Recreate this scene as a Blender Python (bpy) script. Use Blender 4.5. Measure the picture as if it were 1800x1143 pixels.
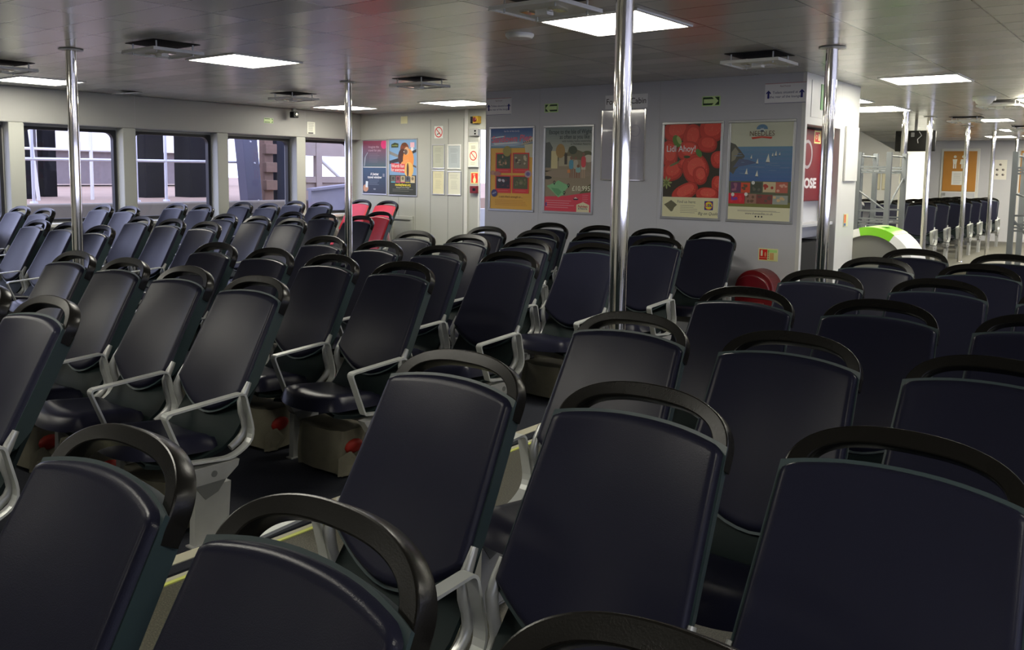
import bpy, bmesh, math, random
from mathutils import Vector, Matrix
random.seed(7)
S = bpy.context.scene
for o in list(bpy.data.objects):
    bpy.data.objects.remove(o, do_unlink=True)
COL = S.collection
PI = math.pi

# ------------------------------------------------------------------ camera
CAMZ = 1.59
cam_d = bpy.data.cameras.new('camera')
cam = bpy.data.objects.new('camera', cam_d)
COL.objects.link(cam)
r_ = Vector((0.7837547, 0.62091881, 0.01372582))
u_ = Vector((-0.07289658, 0.07002126, 0.99487844))
f_ = Vector((-0.61677764, 0.78074122, -0.10014235))
cam.matrix_world = Matrix(((r_.x, u_.x, -f_.x, 0), (r_.y, u_.y, -f_.y, 0), (r_.z, u_.z, -f_.z, CAMZ), (0, 0, 0, 1)))
cam_d.sensor_width = 36
cam_d.lens = 36 * 1520 / 1800
cam_d.shift_y = -(571.5 - 460) / 1800
cam_d.clip_start = 0.02
S.camera = cam

# ------------------------------------------------------------------ world, exposure
LAMP_STRENGTH = 20.0
SKY_STRENGTH = 3.2
w = bpy.data.worlds.new('sky'); S.world = w; w.use_nodes = True
bg = w.node_tree.nodes['Background']
bg.inputs[0].default_value = (0.64, 0.68, 1.0, 1)
bg.inputs[1].default_value = SKY_STRENGTH
S.view_settings.view_transform = 'Standard'
S.view_settings.look = 'None'
S.view_settings.exposure = 0.34
S.view_settings.gamma = 1.0
S.view_settings.use_curve_mapping = False
ZC = CAMZ + 0.967      # ceiling height

# ------------------------------------------------------------------ materials
MATS = {}
def mat(name, col, rough=0.5, metal=0.0, spec=0.5, noise=0.0, scale=8.0, bump=0.0, bscale=200.0, coat=0.0, stretch=None, rnoise=0.0):
    if name in MATS: return MATS[name]
    m = bpy.data.materials.new(name); m.use_nodes = True
    nt = m.node_tree; b = nt.nodes['Principled BSDF']
    b.inputs['Base Color'].default_value = (*col, 1)
    b.inputs['Roughness'].default_value = rough
    b.inputs['Metallic'].default_value = metal
    b.inputs['Specular IOR Level'].default_value = spec
    b.inputs['Coat Weight'].default_value = coat
    if noise or bump or rnoise:
        tc = nt.nodes.new('ShaderNodeTexCoord')
        mp = nt.nodes.new('ShaderNodeMapping')
        nt.links.new(tc.outputs['Object'], mp.inputs[0])
        if stretch: mp.inputs['Scale'].default_value = stretch
    if noise or rnoise:
        n = nt.nodes.new('ShaderNodeTexNoise'); n.inputs['Scale'].default_value = scale
        n.inputs['Detail'].default_value = 5
        nt.links.new(mp.outputs[0], n.inputs['Vector'])
    if noise:
        mx = nt.nodes.new('ShaderNodeMix'); mx.data_type = 'RGBA'
        mx.inputs[6].default_value = (*[c * (1 - noise) for c in col], 1)
        mx.inputs[7].default_value = (*[min(1, c * (1 + noise)) for c in col], 1)
        nt.links.new(n.outputs['Fac'], mx.inputs[0]); nt.links.new(mx.outputs[2], b.inputs['Base Color'])
    if rnoise:
        mr = nt.nodes.new('ShaderNodeMapRange')
        mr.inputs['From Min'].default_value = .3; mr.inputs['From Max'].default_value = .7
        mr.inputs['To Min'].default_value = max(0.02, rough - rnoise); mr.inputs['To Max'].default_value = rough + rnoise
        nt.links.new(n.outputs['Fac'], mr.inputs[0]); nt.links.new(mr.outputs[0], b.inputs['Roughness'])
    if bump:
        n2 = nt.nodes.new('ShaderNodeTexNoise'); n2.inputs['Scale'].default_value = bscale
        nt.links.new(mp.outputs[0], n2.inputs['Vector'])
        bp = nt.nodes.new('ShaderNodeBump'); bp.inputs['Strength'].default_value = bump
        bp.inputs['Distance'].default_value = 0.002
        nt.links.new(n2.outputs['Fac'], bp.inputs['Height']); nt.links.new(bp.outputs[0], b.inputs['Normal'])
    MATS[name] = m
    return m

def emit(name, col, strength):
    if name in MATS: return MATS[name]
    m = bpy.data.materials.new(name); m.use_nodes = True
    nt = m.node_tree; nt.nodes.clear()
    e = nt.nodes.new('ShaderNodeEmission'); o = nt.nodes.new('ShaderNodeOutputMaterial')
    e.inputs[0].default_value = (*col, 1); e.inputs[1].default_value = strength
    nt.links.new(e.outputs[0], o.inputs[0]); MATS[name] = m
    return m

def glass(name, fac=0.06):
    m = bpy.data.materials.new(name); m.use_nodes = True
    nt = m.node_tree; nt.nodes.clear()
    t = nt.nodes.new('ShaderNodeBsdfTransparent'); t.inputs[0].default_value = (0.93, 0.94, 0.97, 1)
    g = nt.nodes.new('ShaderNodeBsdfGlossy'); g.inputs['Roughness'].default_value = 0.02
    mx = nt.nodes.new('ShaderNodeMixShader'); mx.inputs[0].default_value = fac
    o = nt.nodes.new('ShaderNodeOutputMaterial')
    nt.links.new(t.outputs[0], mx.inputs[1]); nt.links.new(g.outputs[0], mx.inputs[2]); nt.links.new(mx.outputs[0], o.inputs[0])
    MATS[name] = m
    return m

def pc(col, rough=0.35):      # flat printed colour
    key = 'print_%02x%02x%02x' % tuple(int(c * 255) for c in col)
    lin = [(c / 12.92) if c <= .04045 else ((c + .055) / 1.055) ** 2.4 for c in col]
    return mat(key, tuple(min(.86, 1.5 * c) for c in lin), rough)

NAVY = mat('navy_leather', (0.0125, 0.0130, 0.0245), 0.28, spec=0.12, noise=0.18, scale=4, bump=0.15, bscale=420)
REDL = mat('red_leather', (0.55, 0.018, 0.035), 0.38, noise=0.15, scale=5, bump=0.2, bscale=420)
SHELL = mat('seat_shell_plastic', (0.026, 0.045, 0.050), 0.42, noise=0.15, scale=10)
SHELLD = mat('dark_seat_shell', (0.008, 0.014, 0.014), 0.6, spec=0.15, noise=0.15, scale=10)
BLACK = mat('black_handle_plastic', (0.0065, 0.0060, 0.0050), 0.26, spec=0.20, noise=0.25, scale=9, bump=0.1, bscale=300)
ALU = mat('satin_aluminium', (0.58, 0.60, 0.58), 0.36, metal=0.4, noise=0.06, scale=20)
CAST = mat('grey_cast_bracket', (0.36, 0.37, 0.36), 0.32, metal=0.35, noise=0.1, scale=20)
CASTD = mat('dark_grey_gusset', (0.12, 0.125, 0.12), 0.5)
GREYP = mat('grey_painted_steel', (0.30, 0.305, 0.295), 0.5, noise=0.12, scale=15)
CHROME = mat('polished_chrome', (0.92, 0.89, 0.82), 0.08, metal=1.0)
CANVAS = mat('beige_canvas', (0.15, 0.14, 0.10), 0.85, noise=0.25, scale=12, bump=0.5, bscale=60)
LJRED = mat('lifejacket_red', (0.35, 0.02, 0.012), 0.6, noise=0.1)
WALLG = mat('blue_grey_wall_panel', (0.58, 0.585, 0.61), 0.42, noise=0.03, scale=3)
WALLC = mat('cream_grey_wall_panel', (0.47, 0.48, 0.43), 0.42, noise=0.04, scale=3)
WALLW = mat('white_wall_panel', (0.72, 0.72, 0.68), 0.4, noise=0.03, scale=3)
WALLB = mat('window_band_panel', (0.40, 0.40, 0.375), 0.42, noise=0.03, scale=3)
SEAM = mat('panel_seam', (0.52, 0.53, 0.54), 0.5)
SEAMD = mat('dark_panel_seam', (0.18, 0.18, 0.16), 0.6)
FRAME = mat('poster_frame_aluminium', (0.55, 0.56, 0.57), 0.3, metal=0.8)
WHITEF = mat('white_plastic', (0.85, 0.85, 0.80), 0.4)
RUBBER = mat('black_rubber', (0.008, 0.008, 0.010), 0.5)
DARK = mat('painted_shade_black', (0.004, 0.004, 0.004), 0.8)  # flat black standing in for shade in the plate gaps and alcove
GLASS = glass('window_glass', 0.03)
LAMP = emit('lamp_diffuser', (1.0, 0.955, 0.83), LAMP_STRENGTH); LAMPF = emit('far_cabin_diffuser', (1.0, 0.94, 0.78), LAMP_STRENGTH * 1.7)

def ceiling_mat():
    m = bpy.data.materials.new('ceiling_metal_panels'); m.use_nodes = True
    nt = m.node_tree; b = nt.nodes['Principled BSDF']
    N, L = nt.nodes, nt.links
    tc = N.new('ShaderNodeTexCoord'); sp = N.new('ShaderNodeSeparateXYZ'); L.new(tc.outputs['Object'], sp.inputs[0])
    def seam(out, off, period, width):
        a = N.new('ShaderNodeMath'); a.operation = 'ADD'; a.inputs[1].default_value = off + 1000 * period; L.new(out, a.inputs[0])
        md = N.new('ShaderNodeMath'); md.operation = 'MODULO'; md.inputs[1].default_value = period; L.new(a.outputs[0], md.inputs[0])
        lt = N.new('ShaderNodeMath'); lt.operation = 'LESS_THAN'; lt.inputs[1].default_value = width; L.new(md.outputs[0], lt.inputs[0])
        fl = N.new('ShaderNodeMath'); fl.operation = 'DIVIDE'; fl.inputs[1].default_value = period; L.new(a.outputs[0], fl.inputs[0])
        f2 = N.new('ShaderNodeMath'); f2.operation = 'FLOOR'; L.new(fl.outputs[0], f2.inputs[0])
        return lt.outputs[0], f2.outputs[0]
    sx, ix = seam(sp.outputs[0], 1.037, 0.765, 0.010)
    sy, iy = seam(sp.outputs[1], 0.18, 0.30, 0.008)
    mxs = N.new('ShaderNodeMath'); mxs.operation = 'MAXIMUM'; L.new(sx, mxs.inputs[0]); L.new(sy, mxs.inputs[1])
    cv = N.new('ShaderNodeCombineXYZ'); L.new(ix, cv.inputs[0]); L.new(iy, cv.inputs[1])
    wn = N.new('ShaderNodeTexWhiteNoise'); L.new(cv.outputs[0], wn.inputs['Vector'])
    ramp = N.new('ShaderNodeMix'); ramp.data_type = 'RGBA'
    ramp.inputs[6].default_value = (0.56, 0.54, 0.49, 1); ramp.inputs[7].default_value = (0.66, 0.635, 0.58, 1)
    L.new(wn.outputs['Value'], ramp.inputs[0])
    m2 = N.new('ShaderNodeMix'); m2.data_type = 'RGBA'; L.new(mxs.outputs[0], m2.inputs[0])
    L.new(ramp.outputs[2], m2.inputs[6]); m2.inputs[7].default_value = (0.20, 0.19, 0.17, 1)
    L.new(m2.outputs[2], b.inputs['Base Color'])
    b.inputs['Metallic'].default_value = 0.35
    b.inputs['Roughness'].default_value = 0.24
    # panels sit a hair off true, so reflections break from strip to strip
    geo = N.new('ShaderNodeNewGeometry')
    sub = N.new('ShaderNodeVectorMath'); sub.operation = 'SUBTRACT'; L.new(wn.outputs['Color'], sub.inputs[0]); sub.inputs[1].default_value = (.5, .5, .5)
    sc = N.new('ShaderNodeVectorMath'); sc.operation = 'SCALE'; sc.inputs['Scale'].default_value = 0.030; L.new(sub.outputs[0], sc.inputs[0])
    ad = N.new('ShaderNodeVectorMath'); ad.operation = 'ADD'; L.new(geo.outputs['Normal'], ad.inputs[0]); L.new(sc.outputs[0], ad.inputs[1])
    nm = N.new('ShaderNodeVectorMath'); nm.operation = 'NORMALIZE'; L.new(ad.outputs[0], nm.inputs[0])
    L.new(nm.outputs[0], b.inputs['Normal'])
    MATS['ceiling'] = m
    return m
CEIL = ceiling_mat()

def speckle(name, base, fleck, rough):
    m = bpy.data.materials.new(name); m.use_nodes = True
    nt = m.node_tree; b = nt.nodes['Principled BSDF']
    tc = nt.nodes.new('ShaderNodeTexCoord')
    n = nt.nodes.new('ShaderNodeTexNoise'); n.inputs['Scale'].default_value = 160; n.inputs['Detail'].default_value = 2
    nt.links.new(tc.outputs['Object'], n.inputs['Vector'])
    cr = nt.nodes.new('ShaderNodeValToRGB'); cr.color_ramp.elements[0].position = .45; cr.color_ramp.elements[1].position = .75
    cr.color_ramp.elements[0].color = (*base, 1); cr.color_ramp.elements[1].color = (*fleck, 1)
    nt.links.new(n.outputs['Fac'], cr.inputs[0]); nt.links.new(cr.outputs[0], b.inputs['Base Color'])
    b.inputs['Roughness'].default_value = rough
    MATS[name] = m
    return m
FLOORV = speckle('aisle_vinyl', (0.062, 0.060, 0.045), (0.16, 0.15, 0.11), 0.55)
CARPET = speckle('navy_carpet', (0.006, 0.008, 0.016), (0.014, 0.016, 0.026), 0.95)

# ------------------------------------------------------------------ mesh builder
class MB:
    def __init__(s): s.v, s.f, s.m, s.mats = [], [], [], []
    def mi(s, m):
        if m not in s.mats: s.mats.append(m)
        return s.mats.index(m)
    def add(s, vs, fs, m):
        o = len(s.v); i = s.mi(m)
        s.v += [tuple(v) for v in vs]
        for f in fs: s.f.append(tuple(a + o for a in f)); s.m.append(i)
        return s
    def box(s, x0, x1, y0, y1, z0, z1, m):
        vs = [(x0, y0, z0), (x1, y0, z0), (x1, y1, z0), (x0, y1, z0), (x0, y0, z1), (x1, y0, z1), (x1, y1, z1), (x0, y1, z1)]
        return s.add(vs, [(0, 3, 2, 1), (4, 5, 6, 7), (0, 1, 5, 4), (1, 2, 6, 5), (2, 3, 7, 6), (3, 0, 4, 7)], m)
    def prism(s, pts, vec, m):          # planar outline (3D) extruded by vec
        vec = Vector(vec); a = [Vector(p) for p in pts]; n = len(a)
        vs = a + [p + vec for p in a]
        fs = [tuple(range(n))[::-1], tuple(range(n, 2 * n))] + [(i, (i + 1) % n, n + (i + 1) % n, n + i) for i in range(n)]
        return s.add(vs, fs, m)
    def sweep(s, path, sec, m, closed=False, side=None, caps=True):
        # sec: list of (a,b); a along 'side', b along normal = side x tangent
        P = [Vector(p) for p in path]; n = len(P); k = len(sec); vs = []
        for i in range(n):
            if closed: t = (P[(i + 1) % n] - P[i - 1])
            else: t = P[min(i + 1, n - 1)] - P[max(i - 1, 0)]
            t.normalize()
            if side is None:
                ref = Vector((0, 0, 1)) if abs(t.z) < .9 else Vector((1, 0, 0))
                sd = t.cross(ref).normalized()
            else: sd = Vector(side)
            nb = sd.cross(t).normalized()
            for a, b in sec: vs.append(P[i] + sd * a + nb * b)
        fs = []
        for i in range(n if closed else n - 1):
            j = (i + 1) % n
            for q in range(k):
                w_ = (q + 1) % k
                fs.append((i * k + q, i * k + w_, j * k + w_, j * k + q))
        if not closed and caps:
            fs.append(tuple(range(k))); fs.append(tuple(range((n - 1) * k, n * k))[::-1])
        return s.add(vs, fs, m)
    def tube(s, path, r, m, n=10, closed=False):
        return s.sweep(path, [(r * math.cos(2 * PI * i / n), r * math.sin(2 * PI * i / n)) for i in range(n)], m, closed)
    def lathe(s, prof, c, m, n=24, axis='z'):
        vs = []; k = len(prof)
        for i in range(n):
            a = 2 * PI * i / n
            for r, h in prof:
                x, y = r * math.cos(a), r * math.sin(a)
                if axis == 'z': vs.append((c[0] + x, c[1] + y, c[2] + h))
                elif axis == 'x': vs.append((c[0] + h, c[1] + x, c[2] + y))
                else: vs.append((c[0] + x, c[1] + h, c[2] + y))
        fs = [(i * k + q, ((i + 1) % n) * k + q, ((i + 1) % n) * k + q + 1, i * k + q + 1) for i in range(n) for q in range(k - 1)]
        fs.append(tuple(i * k for i in range(n))[::-1]); fs.append(tuple(i * k + k - 1 for i in range(n)))
        return s.add(vs, fs, m)
    def grid(s, fn, nu, nv, m, closed_u=False):
        vs = [fn(i, j) for j in range(nv) for i in range(nu)]
        fs = []
        for j in range(nv - 1):
            for i in range(nu if closed_u else nu - 1):
                i2 = (i + 1) % nu
                fs.append((j * nu + i, j * nu + i2, (j + 1) * nu + i2, (j + 1) * nu + i))
        return s.add(vs, fs, m)
    def build(s, name, parent=None, smooth=False, bevel=0.0, angle=40):
        me = bpy.data.meshes.new(name)
        me.from_pydata(s.v, [], s.f)
        for m in s.mats: me.materials.append(m)
        me.polygons.foreach_set('material_index', s.m)
        bm = bmesh.new(); bm.from_mesh(me)
        bmesh.ops.recalc_face_normals(bm, faces=bm.faces)
        bm.to_mesh(me); bm.free()
        if smooth:
            me.polygons.foreach_set('use_smooth', [True] * len(me.polygons))
            me.set_sharp_from_angle(angle=math.radians(angle))
        o = bpy.data.objects.new(name, me); COL.objects.link(o)
        if bevel:
            bv = o.modifiers.new('bevel', 'BEVEL'); bv.width = bevel; bv.segments = 2; bv.limit_method = 'ANGLE'
        if parent: o.parent = parent
        return o

def thing(name, label, cat, loc=(0, 0, 0), rz=0, group=None):
    o = bpy.data.objects.new(name, None); COL.objects.link(o)
    o.empty_display_size = 0.1
    o.location = loc; o.rotation_euler = (0, 0, rz)
    o['label'] = label; o['category'] = cat
    if group: o['group'] = group
    return o
def tag(o, label, cat, group=None):
    o['label'] = label; o['category'] = cat
    if group: o['group'] = group
    return o
def struct(o, label=None):
    o['kind'] = 'structure'
    if label: o['label'] = label
    return o
def dup(root, loc, label, group=None):
    r = root.copy(); COL.objects.link(r); r.location = loc; r['label'] = label
    if group: r['group'] = group
    for ch in list(root.children):
        c = ch.copy(); COL.objects.link(c); c.parent = r
        for g in list(ch.children):
            d = g.copy(); COL.objects.link(d); d.parent = c
    return r

def text_geo(body, size, align='CENTER', bold=0.0, shear=0.0):
    cu = bpy.data.curves.new('lettering', 'FONT'); cu.body = body; cu.size = size
    cu.align_x = align; cu.align_y = 'CENTER'; cu.offset = bold; cu.shear = shear; cu.resolution_u = 3
    o = bpy.data.objects.new('lettering', cu); COL.objects.link(o)
    dg = bpy.context.evaluated_depsgraph_get(); dg.update()
    me = o.evaluated_get(dg).to_mesh()
    vs = [tuple(v.co) for v in me.vertices]; fs = [tuple(p.vertices) for p in me.polygons]
    o.evaluated_get(dg).to_mesh_clear()
    bpy.data.objects.remove(o); bpy.data.curves.remove(cu)
    return vs, fs

class Flat:
    """printed artwork: shapes in (u, v) metres on a plane, each later layer a fraction of a millimetre proud"""
    def __init__(s, o, right, n, W, H):
        s.o, s.r, s.n = Vector(o), Vector(right), Vector(n); s.up = Vector((0, 0, 1)); s.W, s.H = W, H
        s.mb = MB(); s.k = 2
    def P(s, u, v, k): return s.o + s.r * (u * s.W) + s.up * (v * s.H) + s.n * (0.00006 * k)
    hold = False
    def clip(s, pts):
        for ax, lim, sg in ((0, 0, 1), (0, 1, -1), (1, 0, 1), (1, 1, -1)):
            out = []
            for i in range(len(pts)):
                a, b = pts[i - 1], pts[i]; da, db = (a[ax] - lim) * sg, (b[ax] - lim) * sg
                if (da >= 0) != (db >= 0):
                    t = da / (da - db); out.append((a[0] + (b[0] - a[0]) * t, a[1] + (b[1] - a[1]) * t))
                if db >= 0: out.append(b)
            pts = out
            if len(pts) < 3: return []
        return pts
    def poly(s, pts, c, m=None):
        pts = s.clip(list(pts))
        if not pts: return s
        if not s.hold: s.k += 1
        s.mb.add([s.P(u, v, s.k) for u, v in pts], [tuple(range(len(pts)))], m or pc(c)); return s
    def rect(s, u0, v0, u1, v1, c, m=None): return s.poly([(u0, v0), (u1, v0), (u1, v1), (u0, v1)], c, m)
    def ell(s, u, v, ru, rv, c, rot=0, n=20, sq=1.0):
        p = []
        for i in range(n):
            a = 2 * PI * i / n; x = math.copysign(abs(math.cos(a)) ** sq, math.cos(a)) * ru * s.W; y = math.copysign(abs(math.sin(a)) ** sq, math.sin(a)) * rv * s.H
            p.append((u + (x * math.cos(rot) - y * math.sin(rot)) / s.W, v + (x * math.sin(rot) + y * math.cos(rot)) / s.H))
        return s.poly(p, c)
    def ring(s, u, v, r, th, c, n=28):      # r, th in metres
        s.k += 1; vs = []
        for i in range(n):
            a = 2 * PI * i / n
            for q in (r, r - th): vs.append(s.P(u + q * math.cos(a) / s.W, v + q * math.sin(a) / s.H, s.k))
        s.mb.add(vs, [(2 * i, 2 * i + 1, (2 * i + 3) % (2 * n), (2 * i + 2) % (2 * n)) for i in range(n)], pc(c)); return s
    def line(s, u0, v0, u1, v1, th, c):     # th in metres
        a = Vector((u0 * s.W, v0 * s.H)); b = Vector((u1 * s.W, v1 * s.H)); d = (b - a).normalized(); n = Vector((-d.y, d.x)) * th / 2
        q = [a + n, b + n, b - n, a - n]
        return s.poly([(p.x / s.W, p.y / s.H) for p in q], c)
    def text(s, body, u, v, size, c, align='CENTER', bold=0.0, shear=0.0, rot=0, sx=1.0):
        s.k += 1
        vs, fs = text_geo(body, size, align, bold, shear)
        ca, sa = math.cos(rot), math.sin(rot)
        out = []
        for x, y, z in vs:
            x *= sx
            out.append(s.P(u + (x * ca - y * sa) / s.W, v + (x * sa + y * ca) / s.H, s.k))
        s.mb.add(out, fs, pc(c)); return s
    def lines(s, u0, u1, v0, v1, n, c, th=0.004):     # rows of small unreadable print
        for i in range(n):
            v = v0 + (v1 - v0) * (i / max(1, n - 1)); e = u1 - (u1 - u0) * random.uniform(0, .25)
            s.line(u0, v, e, v, th, c)
        return s
    def arrow(s, u, v, L, c, d):
        # broad straight arrow; d = direction (+1,0),(-1,0),(0,1)
        w_, h = L * .13, L * .30
        pts = [(-L / 2, -w_), (L * .18, -w_), (L * .02, -h), (L * .2, -h), (L / 2, 0), (L * .2, h), (L * .02, h), (L * .18, w_), (-L / 2, w_)]
        o = []
        for x, y in pts:
            X, Y = (x * d[0], y) if d[1] == 0 else (-y, x)
            o.append((u + X / s.W, v + Y / s.H))
        return s.poly(o, c)
    def build(s, name='print', parent=None): return s.mb.build(name, parent)

# ------------------------------------------------------------------ the seat
T = 0.55; NN = Vector((0, -1, T)).normalized(); H0 = 1.07
def bk(x, z, n):          # point on the leaning back: height z, offset n to the front
    return Vector((x, -T * (H0 - z), z)) + NN * n
def hw(z): return 0.235 + (0.962 - z) / (0.962 - 0.585) * 0.020 if z > 0.585 else 0.255
def zt(u): return 0.998 - 0.034 * abs(u) ** 2.2
def zb(u): return 0.478 + 0.105 * abs(u) ** 1.85
def edge_samples(n, e=0.10):
    a = [0, .012, .03, .055, .085]
    mid = [e + (1 - 2 * e) * i / (n - 1) for i in range(n)]
    return a + mid + [1 - x for x in reversed(a)]
US = edge_samples(11); VS = edge_samples(13)
def slab(mb, m, grow, n0, n1, pad, curve):
    """panel with the seat-back outline between offsets n0 (rear) and n1 (front); pad rounds the front rim"""
    def outline(i, j):
        u = US[i] * 2 - 1; v = VS[j]
        z0, z1 = zb(u) - grow, zt(u) + grow
        # soften the upper corners
        if abs(u) > .88: z1 -= 0.012 * ((abs(u) - .88) / .12) ** 2
        z = z0 + (z1 - z0) * v
        x = u * (hw(z) + grow)
        return x, z, z0, z1
    def front(i, j):
        x, z, z0, z1 = outline(i, j); u = x / hw(z)
        e = min((hw(z) + grow) - abs(x), (z - z0) * 1.1, (z1 - z) * 1.1)
        q = min(1, max(0, e) / pad); n = n0 + (n1 - n0) * (math.sqrt(max(0, 1 - (1 - q) ** 2)))
        n += curve * abs(u) ** 2.4
        # pillow: slight crown and a lumbar swell
        n += 0.006 * math.sin(PI * min(1, max(0, (z - .5) / .48))) * (1 - abs(u) ** 2)
        return bk(x, z, n)
    def back(i, j):
        x, z, z0, z1 = outline(i, j); u = x / hw(z)
        return bk(x, z, n0 + curve * abs(u) ** 2.4)
    nu, nv = len(US), len(VS)
    mb.grid(front, nu, nv, m); mb.grid(back, nu, nv, m)

def shell_slab(mb):
    def fr(i, j):
        u = US[i] * 2 - 1; v = VS[j]; z0, z1 = zb(u) - .007, zt(u) + .006
        z = z0 + (z1 - z0) * v; return u * (hw(z) + .006), z, u
    def front(i, j): x, z, u = fr(i, j); return bk(x, z, .005 + .022 * abs(u) ** 2.4)
    def rear(i, j): x, z, u = fr(i, j); return bk(x * .925, z - .012 * VS[j], -.008 - .047 * min(1, max(0, (z - .50) / .14)) + .016 * abs(u) ** 2.4)
    nu, nv = len(US), len(VS)
    mb.grid(front, nu, nv, SHELL); mb.grid(rear, nu, nv, SHELL)
    for i in (0, nu - 1): mb.grid(lambda a, b: (front, rear)[a](i, b), 2, nv, SHELL)
    for j in (0, nv - 1): mb.grid(lambda a, b: (front, rear)[a](b, j), 2, nu, SHELL)

def rloop(pts, r, n=5):
    """closed polygon in (y,z) with rounded corners"""
    out = []; k = len(pts)
    for i in range(k):
        p = Vector(pts[i]); a = (Vector(pts[i - 1]) - p); b = (Vector(pts[(i + 1) % k]) - p)
        rr = r[i] if isinstance(r, (list, tuple)) else r
        A = p + a.normalized() * min(rr, a.length * .45); B = p + b.normalized() * min(rr, b.length * .45)
        for q in range(n + 1):
            t = q / n; out.append((1 - t) ** 2 * A + 2 * t * (1 - t) * p + t * t * B)
    return out

ARM_X = 0.3025
def arm_mesh(x):
    mb = MB()
    pts = rloop([(-.325, .612), (-.700, .588), (-.612, .366), (-.385, .338), (-.275, .400)], [.025, .026, .010, .05, .075])
    hwid, th = .0205, .0045
    mb.sweep([(x, p.x, p.y) for p in pts], [(-hwid, -th), (hwid, -th), (hwid, th), (-hwid, th)], ALU, closed=True, side=(1, 0, 0))
    return mb
def bracket_mesh(x):
    mb = MB()
    pts = [(-.262, .640), (-.285, .600), (-.306, .560), (-.302, .515), (-.290, .475), (-.286, .440), (-.300, .410), (-.330, .385), (-.365, .365)]
    rad = [.012, .017, .019, .019, .018, .018, .018, .018, .016]
    vs = []; fs = []; n = 10
    for i, (y, z) in enumerate(pts):
        a = Vector(pts[max(i - 1, 0)]); b = Vector(pts[min(i + 1, len(pts) - 1)]); t = (b - a).normalized(); nb = Vector((-t.y, t.x))
        for q in range(n):
            g = 2 * PI * q / n
            vs.append((x + rad[i] * .85 * math.cos(g), y + nb.x * rad[i] * math.sin(g), z + nb.y * rad[i] * math.sin(g)))
    for i in range(len(pts) - 1):
        for q in range(n):
            fs.append((i * n + q, i * n + (q + 1) % n, (i + 1) * n + (q + 1) % n, (i + 1) * n + q))
    fs.append(tuple(range(n))); fs.append(tuple(range((len(pts) - 1) * n, len(pts) * n)))
    mb.add(vs, fs, CAST)
    return mb
def pedestal_mesh(x):
    mb = MB(); h = .019
    mb.prism([(x - h, -.585, .0), (x - h, -.425, .0), (x - h, -.405, .245), (x - h, -.575, .245)], (2 * h, 0, 0), GREYP)
    mb.prism([(x - h - .006, y, z) for y, z in ((-.628, .336), (-.365, .332), (-.372, .305), (-.430, .262), (-.580, .262), (-.604, .300))], (2 * h + .012, 0, 0), GREYP)
    mb.prism([(x - h - .004, y, z) for y, z in ((-.580, .262), (-.430, .262), (-.470, .215), (-.530, .195))], (2 * h + .008, 0, 0), CASTD)
    mb.box(x - .025, x + .025, -.60, -.41, 0, .006, GREYP)
    return mb

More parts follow.
